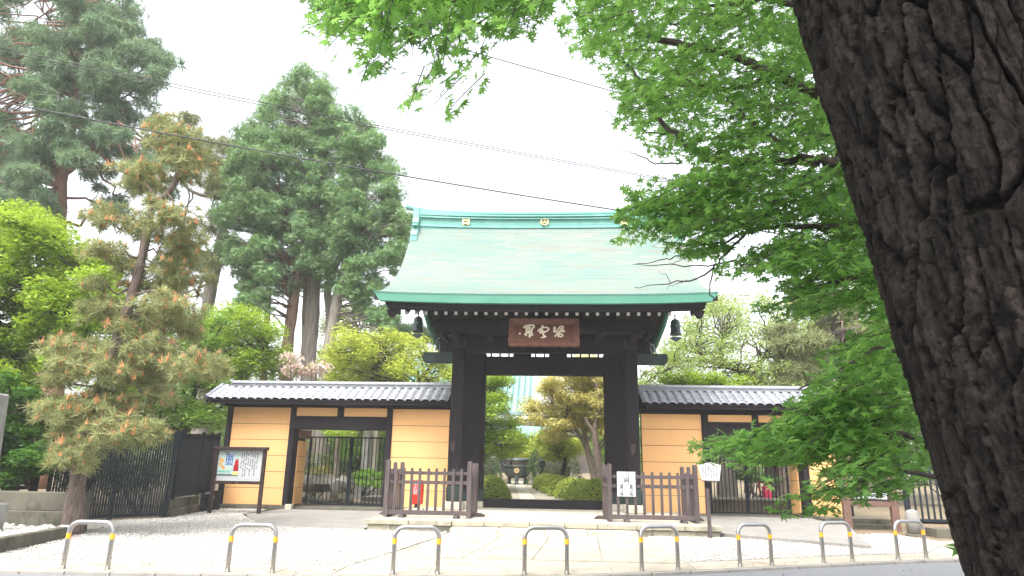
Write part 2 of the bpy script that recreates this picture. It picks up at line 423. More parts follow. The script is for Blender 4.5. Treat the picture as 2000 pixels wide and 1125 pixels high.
def tree(name, label, cat, trunks, bark, pads, leaf, size=.08, shape=TRI, flat=.7, jit=.4, droop=0., limbs=True, group=None,
         limb_r=.05, n=8, twigs=3, extra=None, crown='crown'):
    base = trunks[0][0][0]
    root = empty(name, base, label, cat, group)
    mb = MB(); allp = []; allr = []
    for pts, rad in trunks:
        P = smooth_path(pts, 5); R = np.interp(np.linspace(0, 1, len(P)), np.linspace(0, 1, len(rad)), rad)
        mb.tube(P, R * (1 + .05 * RNG.normal(size=len(R))), n); allp.append(P); allr.append(R)
    TP = np.concatenate(allp); TR = np.concatenate(allr)
    if limbs:
        for c, r, k in pads:
            d = np.linalg.norm((TP - c) * (1, 1, .6), axis=1) + np.where(TP[:, 2] > c[2] - .05, 2.5 * (TP[:, 2] - c[2] + .2), 0)
            i = int(np.argmin(d)); L = np.linalg.norm(TP[i] - c)
            r0 = min(TR[i] * .55, limb_r * (.5 + .2 * L)); q = curve(TP[i], c, 7, .06, .03)
            mb.tube(q, np.linspace(r0, .012 + r0 * .2, 7), 5)
            for _ in range(twigs):
                e = np.asarray(c) + RNG.normal(size=3) * np.array(r) * .6
                mb.tube(curve(q[4 + random.randint(0, 2)], e, 4, 0, .05), np.linspace(max(r0 * .3, .008), .005, 4), 3)
    mb.build('trunk', bark, root, smooth=True)
    if pads:
        V, F, T = pad_leaves(pads, flat, jit, size, .3, shape, droop)
        tag(link(crown, np_mesh(crown, V, F, leaf, T), root), kind='stuff')
    if extra: extra(root)
    return root

# ================================================================== ground
CURB = np.array([(-90, 9.6), (-30, 9.25), (-12, 9.1), (-7.1, 9.17), (-4.2, 9.30), (-1.95, 9.47), (.35, 9.86), (1.55, 10.33), (3.1, 10.98), (4.6, 11.66), (6.1, 12.3),
                 (7.06, 12.62), (9, 13.3), (14, 15.6), (30, 24), (90, 55)], float)
def curb(x): return float(np.interp(x, CURB[:, 0], CURB[:, 1]))
def sheet(name, xs, rows, zf, mat, kind='structure'):
    V = []; F = []; nx = len(xs)
    for r in rows:
        for x in xs:
            y = r(x) if callable(r) else r; V.append((x, y, zf(x, y)))
    for i in range(len(rows) - 1):
        for j in range(nx - 1): F.append((i * nx + j, i * nx + j + 1, (i + 1) * nx + j + 1, (i + 1) * nx + j))
    me = bpy.data.meshes.new(name); me.from_pydata(V, [], F); me.materials.append(mat)
    return tag(link(name, me), kind=kind)
def gzz(x, y): return gz(y)
XS = [-400, -90] + list(np.arange(-30, -11, 3)) + list(np.arange(-12, 12.1, .5)) + [14, 18, 24, 30, 90, 400]
def base_z(x, y): return (gz(y) if y < 21 else cz(min(y, 60))) - .06 - (0 if y < 21 else .02)
sheet('ground', [-500, -60, 0, 60, 500], [-300, 0, 9.5, 15, 20.9, 21.1, 30, 40, 60, 800], base_z, m_soil)
sheet('road', [x for x in XS if abs(x) <= 90], [-60, -5, 0, 5, 8, lambda x: curb(x) - .02], lambda x, y: gz(y) - .035, m_asphalt)
sheet('footpath', [x for x in XS if abs(x) <= 90], [lambda x: curb(x) + .1, lambda x: curb(x) + .6, lambda x: curb(x) + 1.2, lambda x: curb(x) + 2.5], lambda x, y: gz(y) - .004, m_slab)
sheet('courtyard', [-60, -9.6, 0, 8.4, 60], [20.75, 24, 30, 40, 60], lambda x, y: cz(y) - .02, m_court)
# kerb stones along the road
kerb = empty('kerb', (0, curb(0), 0.05)); kerb['kind'] = 'structure'
xk = -11.0
while xk < 11:
    x1 = xk + .60; a = (xk + .006, curb(xk)); b = (x1 - .006, curb(x1))
    zl = [gz(curb(xk)), gz(curb(x1))]; o = .11
    m = MB(); m.hexa([(a[0], a[1] - .02, zl[0] - .15), (b[0], b[1] - .02, zl[1] - .15), (b[0], b[1] + o, zl[1] - .15), (a[0], a[1] + o, zl[0] - .15)],
                     [(a[0], a[1], zl[0] + .003), (b[0], b[1], zl[1] + .003), (b[0], b[1] + o, zl[1] + .003), (a[0], a[1] + o, zl[0] + .003)])
    m.build('kerb_stone', m_apron, kerb, bev=.006); xk = x1
# pale concrete slabs leading to the steps
fore = empty('forecourt', (0, 12, gz(12))); fore['kind'] = 'structure'
def edgeL(y): return np.interp(y, [9, 10.34, 14.1, 15.3], [-3.0, -2.67, -2.0, -1.96])
def edgeR(y): return np.interp(y, [9, 12.17, 15.2], [2.3, 2.26, 2.27])
rows = [None, 11.35, 12.5, 13.7, 14.9]
cols = [0, .27, .5, .73, 1.0]
for i in range(4):
    for j in range(4):
        g = .006
        def cor(u, lo, first):
            y = lo
            x = edgeL(y) + (edgeR(y) - edgeL(y)) * u
            if first: y = curb(x) + .75
            return x, y
        q = [cor(cols[j], rows[i], i == 0), cor(cols[j + 1], rows[i], i == 0), cor(cols[j + 1], rows[i + 1], False), cor(cols[j], rows[i + 1], False)]
        q = [(q[0][0] + g, q[0][1] + g), (q[1][0] - g, q[1][1] + g), (q[2][0] - g, q[2][1] - g), (q[3][0] + g, q[3][1] - g)]
        m = MB(); m.prism(q, lambda x, y: gz(y) - .08, lambda x, y: gz(y) + .012); m.build('paving_slab', m_slab, fore, bev=.004)
# footpath strip panels between the kerb and the gravel
for k in range(9):
    x0 = -11.5 + k * 1.0
    x0, x1 = x0 + .004, min(x0 + .996, -2.75)
    if x1 - x0 < .2: continue
    q = [(x0, curb(x0) + .12), (x1, curb(x1) + .12), (x1, curb(x1) + .93), (x0, curb(x0) + .93)]
    MB().prism(q, lambda x, y: gz(y) - .06, lambda x, y: gz(y) + .006).build('footpath_slab', m_slab, fore)
for k in range(10):
    x0 = 2.3 + k * 1.0; x0, x1 = x0 + .004, x0 + .996
    q = [(x0, curb(x0) + .12), (x1, curb(x1) + .12), (x1, curb(x1) + .80), (x0, curb(x0) + .80)]
    MB().prism(q, lambda x, y: gz(y) - .06, lambda x, y: gz(y) + .006).build('footpath_slab', m_slab, fore)
xs_ = [-2.72, -1.5, -.2, 1.05, 2.28]
for a, b in zip(xs_[:-1], xs_[1:]):
    q = [(a + .004, curb(a) + .12), (b - .004, curb(b) + .12), (b - .004, curb(b) + .74), (a + .004, curb(a) + .74)]
    MB().prism(q, lambda x, y: gz(y) - .06, lambda x, y: gz(y) + .006).build('footpath_slab', m_slab, fore)

# gravel beds and pebbles
GL = [(-11.0, 10.05), (-8.2, 10.1), (-6, 10.15), (-4.2, 10.25), (-2.72, 10.4), (-2.05, 14.1), (-2.0, 15.1), (-3.75, 15.2), (-5.0, 15.25), (-6.0, 15.4), (-7.0, 16.8), (-7.9, 18.3), (-8.0, 20.1), (-9.35, 20.2), (-9.1, 16.95), (-10.6, 15.3), (-11.0, 13.5)]
GR = [(2.22, 11.45), (3.1, 11.85), (4.6, 12.5), (6.1, 13.15), (7.0, 13.45), (8.3, 15.2), (7.9, 16.9), (6.9, 16.4), (6.25, 13.95), (3.85, 15.3), (2.22, 15.1)]
for poly in (GL, GR):
    tag(MB().prism(poly, lambda x, y: gz(y) - .08, lambda x, y: gz(y) + .004).build('gravel_bed', m_gravel), kind='structure')
ph = (1 + 5 ** .5) / 2
ICO = norm(np.array([(-1, ph, 0), (1, ph, 0), (-1, -ph, 0), (1, -ph, 0), (0, -1, ph), (0, 1, ph), (0, -1, -ph), (0, 1, -ph), (ph, 0, -1), (ph, 0, 1), (-ph, 0, -1), (-ph, 0, 1)], float))
ICOF = np.array([(0, 11, 5), (0, 5, 1), (0, 1, 7), (0, 7, 10), (0, 10, 11), (1, 5, 9), (5, 11, 4), (11, 10, 2), (10, 7, 6), (7, 1, 8), (3, 9, 4), (3, 4, 2), (3, 2, 6), (3, 6, 8), (3, 8, 9), (4, 9, 5), (2, 4, 11), (6, 2, 10), (8, 6, 7), (9, 8, 1)])
OCT = np.array([(1, 0, 0), (-.9, .2, 0), (.1, 1, .1), (-.1, -1, 0), (.1, .1, 1), (0, 0, -1)], float)
OCTF = np.array([(0, 2, 4), (2, 1, 4), (1, 3, 4), (3, 0, 4), (2, 0, 5), (1, 2, 5), (3, 1, 5), (0, 3, 5)])
def pebbles(poly, n, s0, s1, name='gravel', zf=gz):
    p = rndpoly(poly, n); z = np.array([zf(y) for y in p[:, 1]])
    s = (s0 + (s1 - s0) * RNG.random(n) ** 1.5)
    pos = np.stack([p[:, 0], p[:, 1], z + s * (.25 + .5 * RNG.random(n))], 1)
    nn = np.array((0, 0, 1.)) + RNG.normal(size=(n, 3)) * .35
    V, F, T = scatter(*((ICO * (1, .75, .58), ICOF) if s1 > .05 else (OCT * (1, .8, .62), OCTF)), pos, nn, s, (RNG.random(n) ** 2))
    tag(link(name, np_mesh(name, V, F, m_pebble, T, True)), kind='stuff')
pebbles(GL, 29000, .013, .026); pebbles(GR, 10500, .013, .026)

def litter(poly, n, zf):
    p = rndpoly(poly, n); pos = np.stack([p[:, 0], p[:, 1], [zf(y) for y in p[:, 1]]], 1)
    V, F, T = scatter(STAR5[0], STAR5[1], pos, np.array((0, 0, 1.)) + RNG.normal(size=(n, 3)) * .3, .022 + .03 * RNG.random(n), RNG.random(n))
    tag(link('fallen_leaves', np_mesh('fallen_leaves', V, F, M("dry_leaf", (.16, .10, .04), (.30, .24, .08), .8, tint=True), T), None), kind='stuff')
litter([(-7, 8.6), (7, 12.0), (7, 13.0), (2.2, 11.2), (2.2, 15), (-2, 15), (-2.6, 10.3), (-7, 9.9)], 240, lambda y: gz(y) + .024)
litter([(-6, 7.6), (7, 9.2), (7.4, 12.2), (3, 10.6), (-1, 9.3), (-6, 8.9)], 160, lambda y: gz(y) - .024)
# concrete aprons in front of the side gates
def apron(poly, up, name='apron'):
    tag(MB().prism(poly, lambda x, y: gz(y) - .1, lambda x, y: gz(y) + up).build(name, m_apron, bev=.01), kind='structure')
apron([(-6.05, 15.36), (-3.85, 15.2), (-3.87, 20.15), (-7.55, 20.15), (-7.8, 18.3), (-7.0, 16.8)], .022)
apron([(3.86, 15.45), (6.15, 13.75), (6.95, 16.3), (7.6, 18.2), (7.5, 20.15), (3.87, 20.15)], .075)

# ================================================================== added haze volume, lifts far tones in place of a lens veil
hz_m = bpy.data.materials.new("veil_haze"); hz_m.use_nodes = True
_n = hz_m.node_tree; _n.nodes.remove(_n.nodes["Principled BSDF"])
_v = _n.nodes.new("ShaderNodeVolumePrincipled"); _v.inputs['Color'].default_value = (.97, .99, 1, 1); _v.inputs['Density'].default_value = HAZE
_n.links.new(_v.outputs[0], _n.nodes["Material Output"].inputs['Volume'])
tag(MB().box(-520, 520, -320, 820, -1.4, 27.0).build('haze', hz_m), kind='stuff')
SC.cycles.volume_bounces = 1

# ================================================================== stone platform
plat = empty('stone_platform', (0, 16, .13), 'low stone platform with two broad steps under the temple gate', 'platform')
PX0, PX1, PY0, PZ = -3.80, 3.76, 15.15, .36
MB().box(PX0 + .3, PX1 - .3, PY0 + .42, 21.7, .0, PZ - .012).build('core', m_stone2, plat)
def stones(x0, x1, y0, y1, z0, z1, n, mat, name='stone', jit=.12):
    e = np.linspace(x0, x1, n + 1); e[1:-1] += RNG.normal(size=n - 1) * jit * (x1 - x0) / n
    for a, b in zip(e[:-1], e[1:]):
        dz = random.uniform(-.004, .004); dy = random.uniform(-.006, .006)
        MB().box(a + .004, b - .004, y0 + dy, y1, z0, z1 + dz).build(name, mat, plat, bev=.012)
for (a, b, n) in ((PX0, -2.25, 2), (-2.25, -1.93, 1), (-1.93, 2.0, 5), (2.0, 2.32, 1), (2.32, PX1, 2)):
    pr = .05 if n == 1 else 0
    stones(a, b, PY0 - pr, PY0 + .42, PZ - .105, PZ, n, m_stone, 'edge_stone')
for (a, b, n) in ((PX0 + .04, -2.25, 3), (-2.25, -1.93, 1), (2.0, 2.32, 1), (2.32, PX1 - .04, 3)):
    pr = .02 if n == 1 else 0
    stones(a, b, PY0 + .05 - pr, PY0 + .42, .03, PZ - .11, n, m_stone, 'base_stone')
stones(-1.92, 1.99, PY0 + .06, PY0 + .40, .03, PZ - .112, 5, m_stone, 'riser_stone')
stones(-1.92, 1.99, PY0 - .30, PY0 + .05, .03, .245, 4, m_stone2, 'step_stone')
for side in (-1, 1):                                     # side edges
    e = np.linspace(PY0 + .43, 20.1, 5)
    for a, b in zip(e[:-1], e[1:]):
        x0, x1 = (PX0, PX0 + .3) if side < 0 else (PX1 - .3, PX1)
        MB().box(x0, x1, a + .004, b - .004, .03, PZ).build('edge_stone', m_stone, plat, bev=.012)
e = np.linspace(PY0 + .43, 20.35, 6)
for i in range(5):                                       # paving on top
    c = np.linspace(PX0 + .305, PX1 - .305, 10) + (.35 if i % 2 else 0)
    c = np.concatenate([[PX0 + .305], c[(c > PX0 + .6) & (c < PX1 - .6)], [PX1 - .305]])
    for a, b in zip(c[:-1], c[1:]):
        MB().box(a + .003, b - .003, e[i] + .003, e[i + 1] - .003, PZ - .05, PZ - .004 + random.uniform(-.002, .002)).build('paving_stone', m_stone2, plat)
MB().box(PX0 + .3, PX1 - .3, 20.36, 21.6, PZ - .05, PZ - .004).build('threshold_paving', m_stone2, plat)

# ================================================================== temple gate
gate = empty('temple_gate', (0, 19.2, .36), 'dark timber temple gate with a sweeping pale green copper roof', 'temple gate')
# posts
for sx in (-1, 1):
    x0, x1 = 2.27 * sx, 2.61 * sx
    ps = MB().box(x0, x1, 19.0, 19.34, .56, 5.18).build('front_post', m_dark, gate, bev=.02)
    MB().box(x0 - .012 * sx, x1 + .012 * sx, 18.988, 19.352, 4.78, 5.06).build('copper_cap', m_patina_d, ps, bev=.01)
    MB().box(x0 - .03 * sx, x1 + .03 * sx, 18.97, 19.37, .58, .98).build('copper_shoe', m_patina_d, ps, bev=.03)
    MB().box(x0 - .10 * sx, x1 + .10 * sx, 18.9, 19.44, .355, .575).build('foot_stone', m_stone2, ps, bev=.03)
    bx = MB().box((2.44 if sx < 0 else 2.36) * sx, (2.56 if sx < 0 else 2.48) * sx, 18.93, 19.0, 1.93, 2.16)
    bx.box((2.47 if sx < 0 else 2.39) * sx, (2.53 if sx < 0 else 2.45) * sx, 18.94, 19.0, 1.86, 1.93)
    bx.build('junction_box', m_brown, ps, bev=.008)
    pm = MB().box(1.80 * sx, 2.47 * sx, 20.45, 20.95, .5, 4.9).build('main_post', m_dark, gate, bev=.02)
    MB().box(1.785 * sx, 2.485 * sx, 20.435, 20.965, .52, .86).build('copper_shoe', m_patina_d, pm)
    MB().box(1.76 * sx, 2.55 * sx, 20.40, 21.0, .355, .53).build('foot_stone', m_stone2, pm, bev=.02)
    MB().box(2.10 * sx, 2.36 * sx, 22.6, 22.9, .36, 4.9).build('rear_post', m_dark, gate, bev=.02)
# lintels, beams
MB().box(-2.8, 2.8, 20.5, 20.9, 4.24, 4.78).build('main_lintel', m_darkx, gate, bev=.015)
MB().box(-1.795, 1.795, 20.55, 20.85, .36, .60).build('threshold_beam', m_darkx, gate, bev=.012)
MB().box(-2.27, 2.27, 19.05, 19.29, 4.66, 5.14).build('front_beam', m_darkx, gate, bev=.015)
for sx in (-1, 1):
    m = MB(); q = [(2.611, 5.12), (2.611, 4.66), (2.83, 4.66), (2.95, 4.75), (3.0, 4.90), (2.95, 5.05), (2.86, 5.12)]
    if sx < 0: q = [(-x, z) for x, z in q][::-1]
    m.prismy(q, 19.06, 19.28).build('beam_nose', m_darkx, gate)
    q = [(2.615, 4.66), (2.615, 4.36), (3.40, 4.36), (3.47, 4.43), (3.47, 4.66)]
    if sx < 0: q = [(-x, z) for x, z in q][::-1]
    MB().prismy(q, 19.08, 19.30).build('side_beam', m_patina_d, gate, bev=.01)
    # tie from the front post back to the main post
    MB().box(2.34 * sx, 2.54 * sx, 19.345, 20.445, 4.3, 4.62).build('tie_beam', m_dark, gate)
    MB().box(2.34 * sx, 2.54 * sx, 20.96, 22.6, 4.3, 4.62).build('tie_beam', m_dark, gate)
MB().box(-3.3, 3.3, 20.52, 20.88, 4.95, 5.4).build('upper_beam', m_darkx, gate)
for k in range(17):                                     # slatted opening above the lintel
    x = -2.2 + k * .275
    if -1.0 < x < -.35 or .25 < x < .6: MB().box(x - .14, x + .14, 20.64, 20.76, 4.782, 4.948).build('transom_block', m_dark, gate)
    else: MB().box(x - .022, x + .022, 20.64, 20.76, 4.782, 4.948).build('transom_bar', m_dark, gate)
MB().box(-3.02, 2.98, 18.05, 18.3, 5.08, 5.34).build('front_purlin', m_darkx, gate, bev=.015)
MB().box(-3.1, 3.06, 18.9, 19.4, 5.19, 5.62).build('post_plate', m_darkx, gate, bev=.015)
for sx in (-1, 1):                                      # cantilever arms carrying the purlin
    MB().prismx([(17.85, 5.07), (17.85, 4.96), (18.1, 4.86), (18.98, 4.84), (18.98, 5.07)], 2.44 * sx - .1, 2.44 * sx + .1).build('bracket_arm', m_dark, gate)
    MB().prismx([(17.85, 5.07), (17.85, 4.98), (18.1, 4.93), (18.98, 4.93), (18.98, 5.07)], 2.8 * sx - .06, 2.8 * sx + .06).build('bracket_arm', m_dark, gate)
for x in (-1.5, 0, 1.5):
    MB().prismx([(17.85, 5.07), (17.85, 4.99), (18.1, 4.94), (18.88, 4.94), (18.88, 5.07)], x - .08, x + .08).build('bracket_arm', m_dark, gate)
for k in range(7):
    x = -2.7 + k * .9
    MB().prismy([(x - .30, 5.34), (x - .16, 5.43), (x - .16, 5.62), (x + .16, 5.62), (x + .16, 5.43), (x + .30, 5.34)], 17.98, 18.2).build('frog_leg_strut', m_dark, gate)

MB().box(-3.3, 3.25, 20.3, 20.5, 5.41, 7.2).build('pediment_board', m_soffit, gate)
# roof shell
PR = np.array([(16.6, 5.70), (16.85, 5.80), (17.1, 5.92), (17.6, 6.20), (18.2, 6.62), (18.75, 7.13), (19.2, 7.68), (19.55, 8.22), (19.85, 8.75)])
PRs = smooth_path(np.column_stack([PR, np.zeros(len(PR))]), 8)[:, :2]
arc = np.concatenate([[0], np.cumsum(np.linalg.norm(np.diff(PRs, axis=0), axis=1))])
def prof(s): return np.interp(s, arc, PRs[:, 0]), np.interp(s, arc, PRs[:, 1])
def half(y): return float(np.interp(y, [16.6, 17.2, 18.2, 19.85], [4.34, 4.25, 4.20, 4.17]))
def sori(x): return .07 * (abs(x) / 4.3) ** 3.0
roof = MB()
def rear(y): return 20.0 + (20.0 - y) * 1.08
def rhalf(y): return float(np.interp(y, [16.6, 18.2, 19.85], [3.62, 3.95, 4.17]))
xs = np.linspace(-1, 1, 17); V = []; F = []
prof_pts = [(y, z) for y, z in PRs[::4]]
ring = []
for (y, z) in prof_pts: ring.append([(x * half(y), y, z - .03 + sori(x * 4.3) * max(0, 1 - (y - 16.6) / 2)) for x in xs])
for (y, z) in prof_pts[::-1]: ring.append([(x * rhalf(y), rear(y), z - .03) for x in xs])
n = len(xs)
for r in ring: V += r
for r in ring: V += [(x, y, z - .16 + (0 if True else 0)) for x, y, z in r]
K = len(ring); o = K * n
for i in range(K - 1):
    for j in range(n - 1):
        a = i * n + j; F.append((a, a + 1, a + n + 1, a + n)); F.append((o + a, o + a + n, o + a + n + 1, o + a + 1))
for i in range(K - 1):
    a = i * n; F.append((a, a + n, o + a + n, o + a)); a = i * n + n - 1; F.append((a, o + a, o + a + n, a + n))
for j in range(n - 1):
    F.append((j, o + j, o + j + 1, j + 1)); a = (K - 1) * n + j; F.append((a, a + 1, o + a + 1, o + a))
roof.add(V, F)
ro = roof.build('roof', m_soffit, gate)
# copper courses, each sheet lapped over the one below
SV = []; SF = []; ST = []
NC = 46; L = arc[-1]
def sheets(front=True):
    for c in range(NC):
        s0, s1 = L * c / NC, L * (c + 1) / NC + .02
        y0, z0 = prof(s0); y1, z1 = prof(min(s1, L)); hb = half(y0) if front else rhalf(y0); ht = half(y1) if front else rhalf(y1)
        ns = 15; off = (c * .37) % 1
        e = np.concatenate([[-1], (np.arange(ns) + off) / ns * 2 - 1, [1]]); e = e[(e >= -1) & (e <= 1)]
        row_t = .5 + .13 * random.gauss(0, 1)
        for a, b in zip(e[:-1], e[1:]):
            if b - a < .01: continue
            k = len(SV); up = .030; tk = .020
            l0 = sori(a * 4.3) * max(0, 1 - (y0 - 16.6) / 2) if front else 0; l1 = sori(b * 4.3) * max(0, 1 - (y0 - 16.6) / 2) if front else 0
            g = .0015
            Y0, Y1 = (y0, y1) if front else (rear(y0), rear(y1))
            SV.extend([(a * hb + g, Y0, z0 + l0 + .002), (b * hb - g, Y0, z0 + l1 + .002), (b * hb - g, Y0, z0 + l1 + up), (a * hb + g, Y0, z0 + l0 + up),
                       (b * ht - g, Y1, z1 + l1 + .004), (a * ht + g, Y1, z1 + l0 + .004)])
            SF.extend([(k, k + 1, k + 2, k + 3), (k + 3, k + 2, k + 4, k + 5)])
            xm = (a + b) / 2 * 4.3
            t = row_t * .5 + .25 + .16 * random.gauss(0, 1) + .25 * sin(xm * .9 + 1) * sin(c * .21) + (.35 if c < 6 else 0) * 0
            if c > 30 and xm > .3 and random.random() < .10: t = 1.6
            ST.extend([t] * 6)
sheets(True); sheets(False)
SFt = np.array([(a, b, c_) for q in SF for a, b, c_ in ((q[0], q[1], q[2]), (q[0], q[2], q[3]))])
sh = link('copper_sheet', np_mesh('copper_sheet', np.array(SV), SFt, m_sheet, np.clip(ST, 0, 1.7)), ro); tag(sh, kind='stuff')
# fascia and boards under the eave
def eave_strip(name, y0, y1, z0, z1, hw0, hw1, mat, nn=16):
    m = MB(); V = []; F = []
    for x in np.linspace(-1, 1, nn + 1):
        l = sori(x * 4.3)
        V += [(x * hw0, y0, z0 + l), (x * hw1, y0 - .02, z1 + l), (x * hw1, y1, z1 + l), (x * hw0, y1, z0 + l)]
    for i in range(nn):
        a = i * 4
        for q in range(4): F.append((a + q, a + (q + 1) % 4, a + 4 + (q + 1) % 4, a + 4 + q))
    F += [(0, 3, 2, 1), (nn * 4, nn * 4 + 1, nn * 4 + 2, nn * 4 + 3)]
    return m.add(V, F).build(name, mat, ro)
eave_strip('eave_fascia', 16.575, 16.72, 5.50, 5.695, 4.20, 4.34, m_fascia)
eave_strip('eave_lip', 16.55, 16.62, 5.697, 5.735, 4.345, 4.35, m_patina)
eave_strip('eave_board', 16.73, 16.95, 5.35, 5.54, 4.02, 4.12, m_dark)
for sx in (-1, 1):                                      # carved verge noses at both ends of the eave
    q = [(3.70, 5.38), (3.72, 5.26), (3.80, 5.30), (3.88, 5.19), (3.98, 5.20), (4.06, 5.38)]
    if sx < 0: q = [(-x, z) for x, z in q][::-1]
    MB().prismy(q, 16.80, 16.92).build('verge_nose', m_dark, ro)
    # rear barge board with copper facing, seen under the eave
    pts = [(rear(y), z) for y, z in PRs[::6] if y < 19.2]
    mm = MB()
    for (ya, za), (yb, zb) in zip(pts[:-1], pts[1:]):
        xa, xb = (rhalf(20 - (ya - 20) / 1.08)) * sx, (rhalf(20 - (yb - 20) / 1.08)) * sx
        mm.hexa([(xa - .05, ya, za - .46), (xa + .05, ya, za - .46), (xb + .05, yb, zb - .46), (xb - .05, yb, zb - .46)],
                [(xa - .05, ya, za - .17), (xa + .05, ya, za - .17), (xb + .05, yb, zb - .17), (xb - .05, yb, zb - .17)])
    mm.build('barge_board', m_fascia, ro)
# rafters with white-painted ends
for k in range(27):
    x = -3.66 + k * .2665
    if x > 3.3: break
    r = MB().bar((x, 17.36, 5.415), (x, 19.0, 6.33), .085, .095).build('rafter', m_dark, ro)
    e0 = Vector((x, 17.36, 5.415)); dd = (Vector((x, 19.0, 6.33)) - e0).normalized()
    MB().bar(e0 - dd * .012, e0 - dd * .001, .078, .088).build('painted_end', m_white, ro)
    x2 = x + .085
    MB().bar((x2, 16.98, 5.46), (x2, 17.8, 5.92), .07, .06).build('flying_rafter', m_dark, ro)
for k in range(14):
    x = -3.4 + k * .52
    MB().bar((x, 20.9, 7.6), (x, 23.4, 5.58), .09, .1).build('rear_rafter', m_dark, ro)
# ridge: stacked copper bands
rid = MB()
def rband(y0, y1, z0, z1, hw=3.93, nn=20):
    V = []; F = []
    for x in np.linspace(-1, 1, nn + 1):
        l = .13 * abs(x) ** 2.6
        V += [(x * hw, y0, z0 + l * .6), (x * hw, y0, z1 + l), (x * hw, y1, z1 + l), (x * hw, y1, z0 + l * .6)]
    for i in range(nn):
        a = i * 4
        for q in range(4): F.append((a + q, a + (q + 1) % 4, a + 4 + (q + 1) % 4, a + 4 + q))
    F += [(0, 3, 2, 1), (nn * 4, nn * 4 + 1, nn * 4 + 2, nn * 4 + 3)]
    rid.add(V, F)
for y0, z0, z1 in ((19.80, 8.50, 8.68), (19.76, 8.685, 8.70), (19.82, 8.70, 8.80), (19.815, 8.805, 8.90), (19.81, 8.905, 8.97), (19.74, 8.975, 9.0), (19.79, 9.0, 9.045), (19.72, 9.05, 9.10), (19.80, 9.1, 9.13), (19.74, 9.135, 9.20), (19.86, 9.2, 9.245)):
    rband(y0, 40.0 - y0, z0, z1)
rid.build('ridge', m_patina, ro)
for sx in (-1, 1):
    m = MB(); x0, x1 = sorted((3.935 * sx, 4.14 * sx))
    m.prismx([(19.62, 8.25), (19.55, 8.42), (19.66, 8.62), (19.70, 8.74), (19.62, 8.84), (19.70, 9.0), (19.72, 9.36), (20.28, 9.36), (20.3, 8.25)], x0, x1)
    m.box(x0 + .01, x1 + .005, 19.56, 19.74, 8.70, 8.765); m.box(x0 - .012, x1 + .012, 19.50, 19.66, 8.17, 8.33)
    m.build('ridge_end', m_patina, ro, bev=.02)
    m = MB(); m.tube([(3.9 * sx, 20, 9.40), (4.15 * sx, 20, 9.43), (4.42 * sx, 20, 9.50)], [.075, .085, .10], 12); m.build('ridge_horn', m_patina, ro, smooth=False)
# gilt crests on the ridge
def crest_square(c, s):
    m = MB(); x, y, z = c
    for i in range(2):
        for a, b in (((-1, .55), (1, .55)), ((-1, -.55), (1, -.55)), ((-.6, -1), (-.6, 1)), ((.6, -1), (.6, 1))):
            pass
    t = .17 * s
    for u in (-.5, .5):
        m.box(x + u * s - t, x + u * s + t, y - .04, y, z - .52 * s, z + .52 * s)
        m.box(x - .62 * s, x - .33 * s, y - .034, y, z + u * s - t, z + u * s + t); m.box(x + .33 * s, x + .62 * s, y - .034, y, z + u * s - t, z + u * s + t)
        m.box(x - .33 * s, x + .33 * s, y - .034, y, z + u * s * .6 - t * .8, z + u * s * .6 + t * .8)
    return m
crest_square((-2.47, 19.80, 8.90), .17).build('gilt_crest', m_gold, ro); crest_square((2.46, 19.80, 8.89), .17).build('gilt_crest', m_gold, ro)
m = MB()
V, F = tube_np([(0.11 * cos(a) - .01, 19.77, 8.89 + .11 * sin(a)) for a in np.linspace(0, 2 * pi, 25)], .022, 6); m.add(V, F)
for a in (90, 210, 330):
    m.tube([(-.01, 19.775, 8.89), (-.01 + .075 * cos(radians(a)), 19.775, 8.89 + .075 * sin(radians(a)))], [.012, .034], 6)
m.build('round_crest', m_gold, ro)

# plaque
plq = empty('name_plaque', (0, 17.5, 5.0), 'carved brown wooden plaque with three cream characters hung under the eave', 'plaque')
A = at(993, 622, 17.35); B = at(1132, 678, 17.62)
PXc, PZc = .0, 0.
HW, HH = .915, .37
PM = Matrix.Translation(((A[0] + B[0]) / 2, 17.48, (A[2] + B[2]) / 2 + .0)) @ Matrix.Rotation(radians(-14), 4, 'X')
def plocal(mb, name, mat, smooth=False, bev=0., parent=plq):
    me = mb.mesh(name, mat, smooth, bev); o = link(name, me, plq); o.matrix_basis = PM; return o
plocal(MB().box(-HW + .12, HW - .12, .0, .05, -HH + .1, HH - .1), 'panel', m_plq)
def frame_side(a, b, c, d): return MB().hexa([(a[0], .03, a[1]), (b[0], .03, b[1]), (b[0], .06, b[1]), (a[0], .06, a[1])], [(d[0], -.06, d[1]), (c[0], -.06, c[1]), (c[0], .06, c[1]), (d[0], .06, d[1])])
def scallop(u0, u1, v, n, amp, horiz, sgn):
    m = MB(); pts = []
    for i in range(n * 4 + 1):
        t = i / (n * 4); pts.append((u0 + (u1 - u0) * t, v + sgn * amp * abs(sin(pi * n * t)) * (1 if 0 < i < n * 4 else 0)))
    return pts
inn = (HW - .13, HH - .11)
outs = {'t': scallop(-HW, HW, HH, 7, .018, True, 1), 'b': scallop(-HW, HW, -HH, 7, .018, True, -1)}
for key, s in (('t', 1), ('b', -1)):
    q = outs[key]; m = MB(); V = []; F = []
    for i, (x, z) in enumerate(q):
        xi = max(-inn[0], min(inn[0], x)); V += [(x, -.075, z), (xi, -.005, s * inn[1]), (xi, .055, s * inn[1]), (x, .055, z)]
    for i in range(len(q) - 1):
        for k in range(4): F.append((i * 4 + k, i * 4 + (k + 1) % 4, i * 4 + 4 + (k + 1) % 4, i * 4 + 4 + k))
    F += [(0, 1, 2, 3), tuple(len(V) - 4 + k for k in (3, 2, 1, 0))]
    plocal(m.add(V, F), 'frame_rail', m_plqf)
